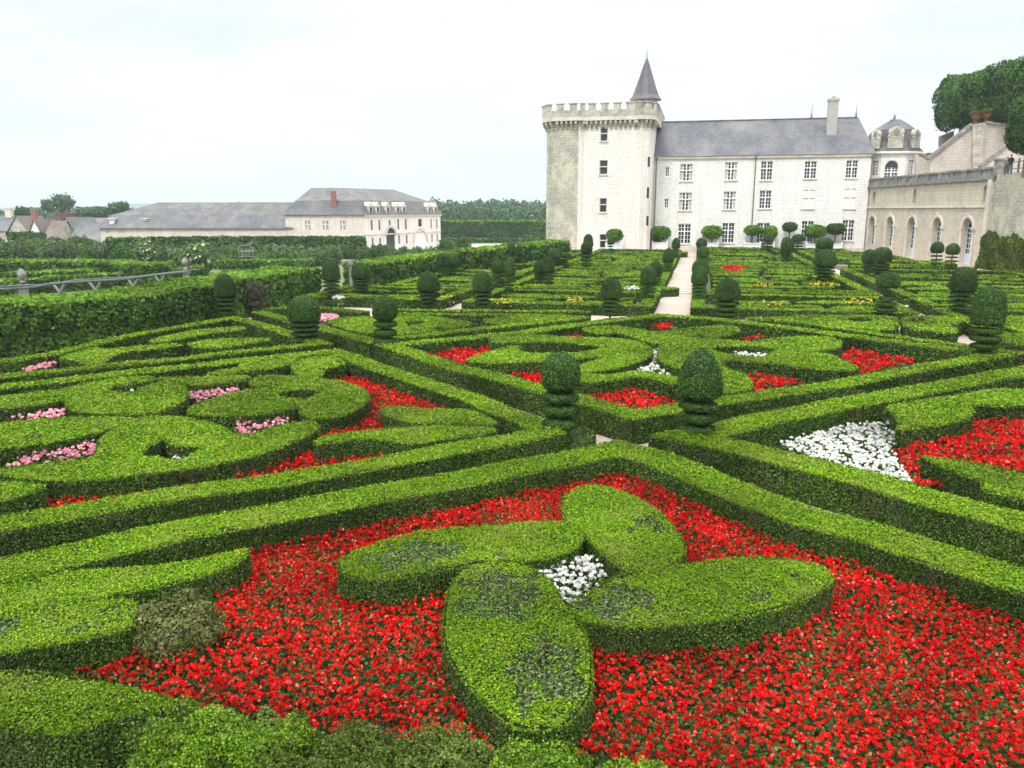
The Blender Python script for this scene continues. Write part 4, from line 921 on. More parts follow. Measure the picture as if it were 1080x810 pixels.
# other sides
mb.add([(*W(uR,V0),0),(*W(uR,V0+11),0),(*W(uR,V0+11),12.75),(*W(uR,V0),12.75)], [(0,1,2,3)])
mb.add([(*W(uR,V0+11),0),(*W(uL,V0+11),0),(*W(uL,V0+11),12.75),(*W(uR,V0+11),12.75)], [(0,1,2,3)])
mb.add([(*W(uL,V0+11),0),(*W(uL,V0),0),(*W(uL,V0),12.75),(*W(uL,V0+11),12.75)], [(0,1,2,3)])
mb.build('wall', 'white_stone', wing)
for a, b, zb, zt, st, cur, sl in wins:
    if st == 'blind':
        m = MB(); plane_box(m, Pw, du, nf, a-.03, b+.03, zb-.03, zt+.03, -.2, -.12); w = m.build('window', 'pale_trim', wing); w['label'] = 'blind walled up window'
        f = MB(); c = (a+b)/2; plane_box(f, Pw, du, nf, c-.1, c+.1, zb, zt, -.12, .0); z = zb+(zt-zb)*.6
        plane_box(f, Pw, du, nf, a, c-.1, z-.1, z+.1, -.12, .0); plane_box(f, Pw, du, nf, c+.1, b, z-.1, z+.1, -.12, .0); f.build('frame', 'pale_trim', w)
        s = MB(); plane_box(s, Pw, du, nf, a-.12, b+.12, zb-.14, zb-.01, .002, .14); s.build('sill', 'trim_stone', w)
    else: window(wing, Pw, du, nf, a, b, zb, zt, st, cur=cur, sill=bool(sl))
m = MB(); plane_box(m, Pw, du, nf, uL, uR, 12.45, 12.75, .003, .28); m.build('cornice', 'trim_stone', wing)
m = MB(); plane_box(m, Pw, du, nf, uL, uR, 0, .55, .003, .12); m.build('plinth', 'trim_stone', wing)
for px in (692.5, 797, 919.5):
    u, _ = pv(px, 170, V0); m = MB(); p = W(u, V0-.16); m.tube([(*p, .3), (*p, 12.4)], .075, 8); m.box((*p, 12.4), (.3,.3,.3), A0); m.build('drainpipe', 'pipe_metal', wing)
rf = MB(); roof_prism(rf, uL, 22.75, V0, V0+11, 12.76, 17.9, 0, 1.6, .4); rf = rf.build('roof', 'slate', wing)
m = MB(); plane_box(m, W(0,V0+5.5), du, nf, uL-.3, 21.3, 17.84, 18.0, -.12, .12); m.build('ridge', 'old_slate', rf)
uc, zc = pv(879.5, 104, 77); m = MB(); m.box((*W(uc, 77.2), 14.2), (1.25,1.1,zc-14.2-.3), A0); m.box((*W(uc,77.2), zc-.3), (1.45,1.3,.3), A0); m.box((*W(uc,77.2), zc), (.5,.5,.3), A0); m.build('chimney', 'chimney_stone', rf)
for px in (855.5, 915): 
    u, _ = pv(px, 128, V0+5.5); p = W(min(u, 21.2), V0+5.5); m = MB(); m.lathe((*p, 17.9), [(.16,0),(.2,.15),(.09,.3),(.14,.5),(.05,.65),(.02,1.9)], 8); m.build('finial', 'pipe_metal', rf)
# ---- tower
tw = empty('castle_tower', (*W(-10, 70), 0), 'massive old square keep with crenellated top left of the white wing', 'tower')
fp = [(-19.8,70.2),(-19.4,67.4),(-18.0,66.2),(-14.9,66.0),(-14.2,66.6),(-7.3,66.6),(-6.7,66.1),(-5.7,67.0),(-5.5,69.5),(-5.5,86),(-20.4,86)]
mb = MB(); Z = 16.9
n = len(fp)
TWIN = [(633.5,641,134,149,'split'),(632.5,641,169,184,'split'),(632.5,640,209,224,'split'),(632.5,640,247,261.5,'split')]
for i in range(n):
    p, q = fp[i], fp[(i+1) % n]; P = W(*p); Q = W(*q); L = math.hypot(Q[0]-P[0], Q[1]-P[1]); D = ((Q[0]-P[0])/L, (Q[1]-P[1])/L); Nn = (D[1], -D[0]); hs = []
    if i == 4:
        for x0, x1, y0, y1, st in TWIN:
            a = online(x0, y0, P, Q); b = online(x1, y0, P, Q); c = online(x0, y1, P, Q)
            s0 = math.hypot(a[0]-P[0], a[1]-P[1]); s1 = math.hypot(b[0]-P[0], b[1]-P[1]); hs.append((s0, s1, c[2], a[2], st))
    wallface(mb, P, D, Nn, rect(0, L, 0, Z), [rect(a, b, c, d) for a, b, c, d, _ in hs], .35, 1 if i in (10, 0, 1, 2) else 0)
    for a, b, c, d, st in hs: window(tw, P, D, Nn, a, b, c, d, st, sill=True, depth=.3, fr='trim_stone')
mb.build('wall', ['tower_stone','grey_stone'], tw)
# slit windows beside the wing
for y0, y1, px in ((165.5,176,686.5),(197.5,209,685.5),(228,238,685)):
    a = online(px-2, y0, W(-6.7,66.1), W(-5.7,67.0)); b = online(px-2, y1, W(-6.7,66.1), W(-5.7,67.0))
    m = MB(); dd = np.array(W(-5.7,67))-np.array(W(-6.7,66.1)); dd /= np.hypot(*dd); c = np.array(a[:2]); nn_ = np.array((dd[1], -dd[0]))
    plane_box(m, tuple(c), tuple(dd), tuple(nn_), -.18, .18, b[2], a[2], -.3, .012); m.build('window', 'glass', tw)
def offset(fp, d):
    P = np.array(fp, float); n = len(P); out = []
    for i in range(n):
        a, b, c = P[i-1], P[i], P[(i+1) % n]; d1 = (b-a)/np.hypot(*(b-a)); d2 = (c-b)/np.hypot(*(c-b))
        n1 = np.array((d1[1], -d1[0])); n2 = np.array((d2[1], -d2[0])); nn = n1+n2; nn /= np.hypot(*nn); k = d/max(nn@n1, .5); out.append(tuple(b+nn*k))
    return out
big = offset(fp, .62)
mb = MB(); mb.prism([W(*p) for p in big], 16.95, 17.45); mb.build('walkway', 'trim_stone', tw)
for i in range(n):
    p, q = np.array(fp[i]), np.array(fp[(i+1) % n]); L = np.hypot(*(q-p)); k = max(1, int(L/.62)); d = (q-p)/L; nn = np.array((d[1], -d[0]))
    if i in (8, 9): continue
    for j in range(k):
        c = p+d*(j+.5)*L/k; mb = MB()
        for (o1, z0, z1) in ((.56,16.55,16.94),(.36,16.25,16.55),(.18,15.95,16.25)):
            pp = c+nn*(o1/2+.003); mb.box((*W(*pp), z0), (.28, o1, z1-z0), A0+math.atan2(d[1], d[0]))
        mb.build('corbel', 'old_stone', tw)
par = MB(); bb = offset(fp, .48)
for i in range(n):
    p, q = np.array(bb[i]), np.array(bb[(i+1) % n]); P, Q = W(*p), W(*q); L = np.hypot(*(q-p)); par.slab(P, Q, .3, 17.46, 18.25)
    d = (q-p)/L; nm = max(1, round(L/1.75))
    for j in range(nm):
        c = p+d*(j+.5)*L/nm; par.box((*W(*c), 18.25), (min(.9, L*.6), .34, .75), A0+math.atan2(d[1], d[0])); par.box((*W(*c), 19.0), (min(1.15, L*.7), .5, .14), A0+math.atan2(d[1], d[0]))
par.build('parapet', 'old_stone', tw)
c = (*W(-6.6, 69.5), 0); m = MB(); m.lathe((c[0],c[1],17.4), [(1.45,0),(1.45,2.0),(1.62,2.15),(1.62,2.35)], 8); tur = m.build('turret', 'old_stone', tw)
m = MB(); m.lathe((c[0],c[1],19.7), [(2.15,0),(1.7,.6),(1.0,2.6),(.40,4.4),(.06,5.3),(.03,6.2)], 12); m.build('turret_roof', 'slate', tur)
# ---- corner pavilion (mansard with carved dormers)
pa = empty('corner_pavilion', (*W(25.5, 77), 9), 'small pavilion with curved slate mansard and carved stone dormers', 'building')
def slate_ring(mb, rings, m=0):
    n = len(rings[0][0]); V = []
    for r, z in rings: V += [(*W(*p), z) for p in r]
    Fc = []
    for i in range(len(rings)-1):
        for j in range(n): Fc.append((i*n+j, i*n+(j+1)%n, (i+1)*n+(j+1)%n, (i+1)*n+j))
    Fc.append(tuple((len(rings)-1)*n+j for j in range(n))); mb.add(V, Fc, m)
pr = [(22.85,76.0),(24.0,74.6),(27.0,74.6),(28.9,76.0),(28.9,82),(22.85,82)]
mb = MB(); base = [p for p in pr]
P, Q = W(24.0,74.6), W(27.0,74.6); 
holesP = {}
for i in range(len(pr)):
    p, q = pr[i], pr[(i+1) % len(pr)]; P = W(*p); Q = W(*q); L = math.hypot(Q[0]-P[0], Q[1]-P[1]); D = ((Q[0]-P[0])/L, (Q[1]-P[1])/L); Nn = (D[1], -D[0])
    if i == 1: hh = [arch(.5, 2.2, 9.3, 11.1)]; wallface(mb, P, D, Nn, rect(0, L, 8.4, 12.7), hh, .3); PD = (P, D, Nn)
    elif i == 0: wallface(mb, P, D, Nn, rect(0, L, 8.4, 12.7), [rect(.35, 1.4, 9.3, 12.0)], .3); PD0 = (P, D, Nn)
    elif i == 2: wallface(mb, P, D, Nn, rect(0, L, 8.4, 12.7), [rect(.5, 1.6, 9.3, 12.0)], .3); PD2 = (P, D, Nn)
    else: wallface(mb, P, D, Nn, rect(0, L, 8.4, 12.7))
mb.build('wall', 'white_stone', pa)
window(pa, *PD, .5, 2.2, 9.3, 11.1, 'cross', arched=True, sill=False); window(pa, *PD0, .35, 1.4, 9.3, 12.0, 'door', sill=False); window(pa, *PD2, .5, 1.6, 9.3, 12.0, 'door', sill=False)
m = MB(); slate_ring(m, [(offset(pr, .05), 12.7), (offset(pr, .45), 12.85), (offset(pr, .45), 13.05), (offset(pr, .1), 13.06)]); m.build('cornice', 'pale_trim', pa)
m = MB(); slate_ring(m, [(offset(pr, .40), 13.07), (offset(pr, .0), 13.5), (offset(pr, -.30), 14.3), (offset(pr, -.5), 15.3), (offset(pr, -.62), 15.9), (offset(pr, -1.6), 16.7), (offset(pr, -2.45), 17.3)]); prf = m.build('roof', 'slate', pa)
def dormer(u, v, z, w, h, ang, label):
    m = MB(); x, y = W(u, v)
    m.box((x,y,z), (w, .9, h*.5), ang); m.box((x,y,z+h*.5), (w*1.15, .95, .12), ang)
    ca, sa = math.cos(ang), math.sin(ang)
    for s in (-1, 1):
        px_, py_ = x+ca*s*w*.47, y+sa*s*w*.47; m.lathe((px_+sa*.4, py_-ca*.4, z), [(.16,0),(.16,h*.5),(.22,h*.55),(.12,h*.62),(.2,h*.75),(.05,h*.9)], 8)
    V = []; k = 12
    for nn in (.5, -.2):
        for j in range(k):
            a = 2*math.pi*j/k; V.append((x+ca*math.cos(a)*w*.42+sa*nn, y+sa*math.cos(a)*w*.42-ca*nn, z+h*.74+math.sin(a)*h*.27))
    m.add(V, [tuple(range(k)), tuple(range(2*k-1, k-1, -1))]+[(j, (j+1)%k, k+(j+1)%k, k+j) for j in range(k)])
    d = m.build('dormer', 'old_stone', pa)
    g = MB(); V = []
    for nn in (.56, .505):
        for j in range(k):
            a = 2*math.pi*j/k; V.append((x+ca*math.cos(a)*w*.24+sa*nn, y+sa*math.cos(a)*w*.24-ca*nn, z+h*.74+math.sin(a)*h*.17))
    g.add(V, [tuple(range(k)), tuple(range(2*k-1, k-1, -1))]+[(j, (j+1)%k, k+(j+1)%k, k+j) for j in range(k)]); g.build('oval_shield', 'lichen_stone', d)
dormer(25.5, 74.9, 13.45, 1.7, 2.75, A0, ''); dormer(23.5, 75.6, 13.45, 1.1, 2.4, A0-.85, ''); dormer(27.9, 75.6, 13.45, 1.1, 2.4, A0+.65, '')
m = MB(); p = W(25.9, 78.5); m.lathe((*p, 17.25), [(.25,0),(.12,.25),(.2,.4),(.03,.9)], 8); m.build('finial', 'pipe_metal', prf)
# ---- arcaded garden wall (orangery) with parapet
oP, oQ = W(22.75, 73.9), W(28.45, 44.3)
oa = empty('arcaded_building', (*oP, 0), 'tan stone arcaded building with tall arched doors facing the garden', 'building')
oL = math.hypot(oQ[0]-oP[0], oQ[1]-oP[1]); oD = ((oQ[0]-oP[0])/oL, (oQ[1]-oP[1])/oL); oN = (oD[1], -oD[0])
def os_(px, py): a = online(px, py, oP, oQ); return (a[0]-oP[0])*oD[0]+(a[1]-oP[1])*oD[1], a[2]
doors = []; niches = []
for x0, x1, yt in ((916,921.5,226),(934.5,941,228),(957,964,229),(983,992,227),(1013,1026,224)):
    s0, _ = os_(x0, 250); s1, _ = os_(x1, 250); c = (s0+s1)/2; hw = 1.0; doors.append((c-hw, c+hw))
for x in (922, 964.5, 1039): s, _ = os_(x, 205); niches.append(s)
holes = [arch(a, b, .12, 3.75) for a, b in doors]+[arch(s-.42, s+.42, 6.35, 7.5) for s in niches]
mb = MB(); wallface(mb, oP, oD, oN, rect(0, oL, 0, 8.4), holes, .75); 
for s in niches: plane_box(mb, oP, oD, oN, s-.5, s+.5, 6.3, 8.0, -.8, -.55, 1)
mb.build('wall', ['tan_stone','trim_stone'], oa)
for i, (a, b) in enumerate(doors):
    d = window(oa, oP, oD, oN, a, b, .12, 3.75, 'door', depth=.6, sill=False, fr='blue_paint', arched=True); d.name = 'arched_door' if i == 0 else d.name
    t = MB(); c = (a+b)/2; nA = 12; r = 1.0
    for j in range(nA):
        a0, a1 = math.pi*j/nA, math.pi*(j+1)/nA; V = []
        for nn in (.003, .13):
            for rr, aa in ((r+.04, a0), (r+.30, a0), (r+.30, a1), (r+.04, a1)):
                V.append((oP[0]+oD[0]*(c+rr*math.cos(aa))+oN[0]*nn, oP[1]+oD[1]*(c+rr*math.cos(aa))+oN[1]*nn, 3.75+rr*math.sin(aa)))
        t.add(V, [(3,2,1,0),(4,5,6,7),(0,1,5,4),(1,2,6,5),(2,3,7,6),(3,0,4,7)])
    for s in (-1, 1):
        plane_box(t, oP, oD, oN, c+s*1.19-.15, c+s*1.19+.15, 0, 3.55, .003, .09); plane_box(t, oP, oD, oN, c+s*1.24-.3, c+s*1.24+.3, 3.56, 3.74, .003, .16)
    plane_box(t, oP, oD, oN, c-.12, c+.12, 4.95, 5.35, .003, .22); t.build('door_surround', 'trim_stone', oa)
m = MB(); plane_box(m, oP, oD, oN, 0, oL, 5.78, 5.98, .003, .16); m.build('string_course', 'trim_stone', oa)
m = MB(); plane_box(m, oP, oD, oN, 0, oL+.3, 8.4, 8.65, -.5, .3); plane_box(m, oP, oD, oN, 0, oL+.3, 8.65, 9.4, -.35, .05); plane_box(m, oP, oD, oN, 0, oL+.3, 9.4, 9.6, -.5, .18)
k = int(oL/2.6)
for i in range(k+1): s = oL*i/k; plane_box(m, oP, oD, oN, s-.28, s+.28, 8.65, 9.4, .052, .14)
m.build('parapet', 'lichen_stone', oa)
m = MB(); plane_box(m, oP, oD, oN, oL-.6, oL+.05, 0, 8.4, .003, .35); m.build('corner_buttress', 'trim_stone', oa)
# upper terrace surface and retaining wall running on to the right
rP, rQ = oQ, W(29.3, 10)
mb = MB(); mb.prism([W(24.2,74.2), W(29.9,44.2), W(30.2,10), W(75,10), W(75,110), W(22.9,110)], .0, 8.62); 
setp(mb.build('upper_terrace_ground', 'gravel'), kind='structure')
rw = empty('retaining_wall', (*oQ, 0), 'high weathered stone retaining wall right of the arcade', 'wall')
rL = math.hypot(rQ[0]-rP[0], rQ[1]-rP[1]); rD = ((rQ[0]-rP[0])/rL, (rQ[1]-rP[1])/rL); rN = (rD[1], -rD[0])
m = MB(); plane_box(m, rP, rD, rN, .06, rL, 0, 8.8, -.4, .05); m.build('wall', 'grey_stone', rw)
m = MB(); m.box((rP[0]+rD[0]*.2+.3, rP[1]+rD[1]*.2, 8.63), (.9,.9,1.5), A0); m.box((rP[0]+rD[0]*.2+.3, rP[1]+rD[1]*.2, 10.13), (1.1,1.1,.18), A0); m.build('pier', 'lichen_stone', rw)
fe = empty('railing', (*rP, 9.3), 'dark railing along the top of the weathered retaining wall', 'railing')
m = MB(); 
for z in (9.15, 9.75): plane_box(m, rP, rD, rN, 1.2, rL, z, z+.07, -.2, -.13)
m.build('rail', 'pipe_metal', fe)
for i in range(14): m = MB(); s = 1.6+i*1.6; plane_box(m, rP, rD, rN, s-.06, s+.06, 8.81, 10.05, -.24, -.1); m.build('post', 'pipe_metal', fe)
mb = MB(); mb.prism([W(25.4,72), W(29.8,50), W(60,50), W(60,109), W(25.4,109)], 8.63, 9.3)
setp(mb.build('raised_terrace_ground', 'gravel'), kind='structure')
# creeper on the retaining wall
def creeper():
    mb = MB(); n = 60000; s = RNG.uniform(.4, 21, n); top = 3.35-.03*s+.22*np.sin(s*1.1)+.16*np.sin(s*2.9)+.1*np.sin(s*6); top = np.clip(top, 1.5, 5.2)
    z = RNG.random(n)*top; b = .55+.25*np.sin(s*1.3+z)+.15*np.sin(s*3+z*2.2); b = np.maximum(b, .36)*np.clip((top-z)/.6, .3, 1)
    o = .1+b*RNG.uniform(.75, 1.05, n)
    P = np.column_stack([rP[0]+rD[0]*s+rN[0]*o, rP[1]+rD[1]*s+rN[1]*o, z])
    mb.quads(leaves(P, np.tile((rN[0], rN[1], .4), (n,1)), np.full(n, .13), .6), 1)
    sl = [0.5*i for i in range(42)]
    for i in range(len(sl)-1):
        t = 2.0; plane_box(mb, rP, rD, rN, sl[i]+.35, sl[i+1]+.35, 0, t, .06, .42)
    setp(mb.build('creeper', ['hedge_core','creeper_leaf'], origin=(*rP, 0)), 'olive green creeper climbing the foot of the retaining wall', 'creeper')
creeper()
# ramp walls up to the trees
def poly_block(pts, V, depth, mat, name, parent, m=0):
    """front polygon in the plane v=V given by photo points, thickened away from the garden"""
    q = [pv(x, y, V) for x, y in pts]; mb = MB(); n = len(q)
    tri = tessellate_polygon([[Vector((a, b, 0)) for a, b in q]])
    V3 = [(*W(a, V), b) for a, b in q]+[(*W(a, V+depth), b) for a, b in q]
    mb.add(V3, [tuple(t) for t in tri]+[tuple(i+n for i in t)[::-1] for t in tri]+[(i, (i+1) % n, n+(i+1) % n, n+i) for i in range(n)])
    return mb.build(name, mat, parent)
u0, z0 = pv(1030, 160, 70)
rm = empty('stair_wall', (*W(u0, 70), 8.6), 'tall sloping tan wall of the stairway with a central pilaster', 'wall')
poly_block([(981,184),(981,164),(1026,131),(1041,129),(1110,139),(1110,195)], 70, .8, 'ramp_stone', 'wall', rm)
poly_block([(978.5,166),(1025,129.5),(1027,131.5),(981,168)], 69.7, .9, 'lichen_stone', 'coping', rm)
poly_block([(1026,182),(1026,131),(1038,129),(1036,182)], 69.5, .49, 'old_stone', 'pilaster', rm)
poly_block([(1041,127.5),(1110,138),(1110,140.5),(1041,130)], 69.7, .9, 'lichen_stone', 'coping', rm)
u0, z0 = pv(1060, 165, 60)
r2 = empty('ramp_wall', (*W(u0, 60), 8.6), 'lower sloping tan wall in front of the stairway wall, beside the clipped lime', 'wall')
poly_block([(1034,184),(1034,174),(1066,151),(1120,146),(1120,195)], 60, .7, 'ramp_stone', 'wall', r2)
poly_block([(1032,175),(1065,149.5),(1067,151),(1035,176.5)], 59.7, .8, 'lichen_stone', 'coping', r2)
u0, z0 = pv(985, 175, 73)
r3 = empty('balustrade_steps', (*W(u0, 72), 8.6), 'descending stair parapet beside the small mansard pavilion', 'wall')
poly_block([(966,188),(966,163),(972,163),(1000,178),(1000,186)], 73.2, .5, 'ramp_stone', 'wall', r3)
poly_block([(969,162),(974,162),(1001,177),(999,178.5)], 73.0, .8, 'lichen_stone', 'coping', r3)
r4 = empty('terrace_pier', (*W(*((pv(1000,140,80)[0]), 80)), 12), 'stone balustrade corner beneath the clipped limes', 'balustrade')
poly_block([(993,170),(993,143),(1006,138),(1007,155)], 80, 1.5, 'lichen_stone', 'pier', r4)
# urns with red flowers
for i, (px, py) in enumerate(((1028.5,130),(1040,128.5))):
    u, z = pv(px, py, 70.4); x, y = W(u, 70.4); r = empty('flower_urn', (x,y,z), ['terracotta urn of red flowers on the stair wall top, left of two','terracotta urn of red flowers on the stair wall top, right of two'][i], 'urn')
    m = MB(); m.lathe((x,y,z), [(.3,0),(.14,.12),(.16,.25),(.46,.6),(.55,.95),(.42,.97)], 12); m.build('pot', 'terracotta', r)
    m = MB(); crown(m, (x,y,z+1.15), (.62,.62,.36), .12, mat=0, cover=1.6); crown(m, (x,y,z+1.16), (.64,.64,.38), .09, mat=1, cover=.25); m.build('flowers', ['lime_leaf','red_petal'], r)
# trees on the upper terrace
def tree(x, y, z0, h, r, zc, rz, leaf, label, size=.22, name='lime_tree', cat='tree', group=None, trunk=.22, lob=.07, inner=.35, kk=2.0, sub=5, cov=2.0, sq=1.0):
    root = empty(name, (x,y,z0), label, cat, group); t = MB(); t.tube([(x,y,z0-.3),(x+.05,y,zc-rz*.3),(x,y,zc+rz*.2)], [trunk,trunk*.75,trunk*.4], 8)
    for i in range(5):
        a = i*1.26+.4; t.tube([(x,y,zc-rz*.75),(x+math.cos(a)*r*.35,y+math.sin(a)*r*.35,zc-rz*.2),(x+math.cos(a)*r*.6,y+math.sin(a)*r*.6,zc+rz*.25)], [trunk*.5,trunk*.3,trunk*.12], 6)
    t.build('trunk', 'bark', root); c = MB()
    ellipsoid(c, (x,y,zc), (r*.7,r*.7,rz*.72), 0, 12, 8)
    crown(c, (x,y,zc), (r,r,rz), size, lob=lob, mat=1, inner=inner, cover=cov, kk=kk, sq=sq)
    for i in range(sub):
        d = unit(RNG.normal(0,1,(1,3)))[0]; d[2] = abs(d[2])*.8
        crown(c, (x+d[0]*r*.62, y+d[1]*r*.62, zc+d[2]*rz*.62), (r*.4,r*.4,rz*.42), size, lob=.12, mat=1, inner=inner, cover=cov*.7)
    c.build('crown', ['hedge_core', leaf], root); return root
def ptree(px, pyc, rpx, rpy, Y, zb, leaf, label, **k):
    x, y, z = dep(px, pyc, Y); tree(x, y, zb, 0, rpx*Y/F, z, rpy*Y/F, leaf, label, **k)
ptree(1016,108,24,25,112,15.5,'lime_leaf','clipped lime at the left end of the row above the stair wall', size=.17, sub=0, lob=.07, cov=2.8, sq=.72)
ptree(1044,103,24,27,108,15.5,'lime_leaf','clipped lime second from the left end of the row above the stair wall', size=.17, sub=0, lob=.07, cov=2.8, sq=.72)
ptree(1070,98,22,30,104,15.5,'lime_leaf','tall clipped lime rising at the upper right edge', size=.17, sub=0, lob=.07, cov=2.8, sq=.72)
ptree(1097,95,25,32,98,15.5,'lime_leaf','clipped lime cut by the upper right edge', size=.17, sub=0, lob=.07, cov=2.8, sq=.72)
ptree(1087,130,19,29,72,8.6,'lime_leaf','lighter green clipped lime hanging in at the right edge, nearest of the limes', size=.11, sub=0, lob=.08, cov=2.8, sq=.8)
mb = MB(); q = [pv(985,139,92), pv(1200,139,92)]; mb.prism([W(q[0][0]-1,90), W(q[1][0],90), W(q[1][0],140), W(q[0][0]-1,140)], 8.63, pv(1050,137,92)[1]-3.2)
setp(mb.build('hill_terrace_ground', 'lawn'), kind='structure')

# ================================================================== TUBS WITH LOLLIPOP TREES
def tubtree(px, pyc, rpx, rpy, tubs, label, leaf='bright_tree_leaf', V=72.6, forks=3):
    u, zc = pv(px, pyc, V); x, y = W(u, V); k = y/F; r = rpx*k*.93; rz = rpy*k*.82
    root = empty('potted_tree', (x,y,0), label, 'potted tree', 'lollipop trees in white tubs before the castle')
    b = MB(); w = tubs*k; b.box((x,y,.08), (w,w*.8,1.0), A0); b.box((x,y,1.08), (w*1.06,w*.86,.1), A0)
    for sx in (-1,1):
        for sy in (-1,1):
            p = (x+du[0]*sx*w*.46+dvv[0]*sy*w*.36, y+du[1]*sx*w*.46+dvv[1]*sy*w*.36); b.box((*p, 0), (.14,.14,1.3), A0); b.lathe((*p, 1.3), [(.05,0),(.09,.07),(.03,.15)], 6)
    b.build('tub', 'white_paint', root)
    t = MB(); t.tube([(x,y,1.1),(x,y,zc-rz*.8)], [.09,.08], 7)
    for i in range(forks):
        a = i*2.1; t.tube([(x,y,zc-rz*1.0),(x+math.cos(a)*r*.45,y+math.sin(a)*r*.45,zc-rz*.3)], [.06,.04], 6)
    t.build('trunk', 'bark', root)
    c = MB(); ellipsoid(c, (x,y,zc), (r*.8,r*.8,rz*.75), 0); crown(c, (x,y,zc), (r,r,rz), .12, lob=.06, mat=1, inner=.3, cover=1.6, kk=3); 
    for i in range(5): a = i*1.26; crown(c, (x+math.cos(a)*r*.5,y+math.sin(a)*r*.5,zc+rz*.3), (r*.42,r*.42,rz*.6), .12, mat=1, cover=1.2)
    c.build('crown', ['hedge_core', leaf], root)
tubtree(648,248.5,9.5,8,17,'lollipop tree in a white tub before the tower door', V=64.6)
tubtree(696.5,246,11,8.5,16,'broad lollipop tree in a white tub where tower and wing meet')
tubtree(751,245,11,8.5,14,'lollipop tree in a white tub just right of the far path end')
tubtree(794,243,9.5,6.5,17,'flat headed tree in a white tub below the middle drainpipe')
tubtree(812,245.5,8.5,8.5,10,'round headed tree crowding the flat headed one, right of the middle drainpipe')
tubtree(833,239.5,8,6,9,'dark small flat headed tree between the round headed and the widest one', leaf='lime_leaf')
tubtree(860,244,12,8,18,'widest bright flat headed tree in a large white tub')
tubtree(881.5,241.5,10,7,14,'dark flat headed tree in the white tub nearest the arcade', leaf='lime_leaf')

# ================================================================== STABLES
def world_wall(root, P, Q, z0, z1, holes, mat, wins, name='wall', fr='white_paint', style='grid', sill=False, depth=.25):
    L = math.hypot(Q[0]-P[0], Q[1]-P[1]); D = ((Q[0]-P[0])/L, (Q[1]-P[1])/L); Nn = (D[1], -D[0])
    hs = []
    for x0, x1, y0, y1 in wins:
        a = online(x0, y0, P, Q); b = online(x1, y0, P, Q); c = online(x0, y1, P, Q)
        s0 = (a[0]-P[0])*D[0]+(a[1]-P[1])*D[1]; s1 = (b[0]-P[0])*D[0]+(b[1]-P[1])*D[1]; hs.append((s0, s1, c[2], a[2]))
    mb = MB(); wallface(mb, P, D, Nn, rect(0, L, z0, z1), [rect(*h) for h in hs], depth); o = mb.build(name, mat, root)
    for h in hs: window(root, P, D, Nn, *h, style, depth=depth, sill=sill, fr=fr)
    return o, D, Nn, L
def dep2(px, Y): x, f, d = ray(px, 235); return (x*Y/f, Y)
cN = dep2(383, 143); cR = dep2(464.5, 166); cL = dep2(301, 146); cLL = dep2(105, 150)
blk = empty('stables_block', (*cN, Zk), 'two storey pale stone stables block with big hipped slate roof', 'building')
world_wall(blk, cN, cR, Zk, 4.75, [], 'white_stone', [(391,393,232,243),(399,401,232,243),(410,412,232,238),(419,421,231,242),(427,429,231,242),(441,445,231,239),(454,455.5,231,241),(460,461.5,231,241),
   (392,394,251,262),(400,402,251,260),(420,422,248,257),(428,430,248,257),(455,456.5,247,255),(460.5,462,247,255)], style='grid', fr='grey_wood')
world_wall(blk, cL, cN, Zk, 4.75, [], 'rose_stone', [(321.5,327,233,243),(340,346,233,243),(358.5,364,233,243)], style='cross')
bL = (cL[0]+6, cL[1]+26); bR = (cR[0]-9, cR[1]+8)
mb = MB(); hr = [cL, cN, cR, (cR[0]-14, cR[1]+7), (cN[0]-13, cN[1]+22), (cL[0]+2, cL[1]+14)]
mb.add([(*p, Zk) for p in hr[2:]+hr[:1]]+[(*p, 4.75) for p in hr[2:]+hr[:1]], [(i, i+1, 6-1+i+1, 5+i) for i in range(4)]); mb.build('rear_wall', 'white_stone', blk)
for px, y0, y1 in ((411.5,240,260),(443,243,261)):
    P, Q = cN, cR; L = math.hypot(Q[0]-P[0], Q[1]-P[1]); D = ((Q[0]-P[0])/L, (Q[1]-P[1])/L); Nn = (D[1], -D[0]); a = online(px, y0, P, Q); s = (a[0]-P[0])*D[0]+(a[1]-P[1])*D[1]
    m = MB(); hw = 1.3 if px < 420 else 2.2; ring = arch(s-hw, s+hw, Zk, a[2]-hw); q = [(P[0]+D[0]*t+Nn[0]*.03, P[1]+D[1]*t+Nn[1]*.03, z) for t, z in ring]; n = len(q)
    q2 = [(x-Nn[0]*.2, y-Nn[1]*.2, z) for x, y, z in q]; tri = tessellate_polygon([[Vector((t, z, 0)) for t, z in ring]])
    m.add(q+q2, [tuple(t) for t in tri]+[(i, (i+1)%n, n+(i+1)%n, n+i) for i in range(n)]); m.build('gateway', 'glass' if px < 420 else 'white_paint', blk)
    t = MB()
    for j in range(10):
        a0, a1 = math.pi*j/10, math.pi*(j+1)/10; V = []
        for nn in (.031, .25):
            for rr, aa in ((hw+.02, a0), (hw+.45, a0), (hw+.45, a1), (hw+.02, a1)): V.append((P[0]+D[0]*(s+rr*math.cos(aa))+Nn[0]*nn, P[1]+D[1]*(s+rr*math.cos(aa))+Nn[1]*nn, a[2]-hw+rr*math.sin(aa)))
        t.add(V, [(3,2,1,0),(4,5,6,7),(0,1,5,4),(1,2,6,5),(2,3,7,6),(3,0,4,7)])
    t.build('arch_surround', 'trim_stone', blk)
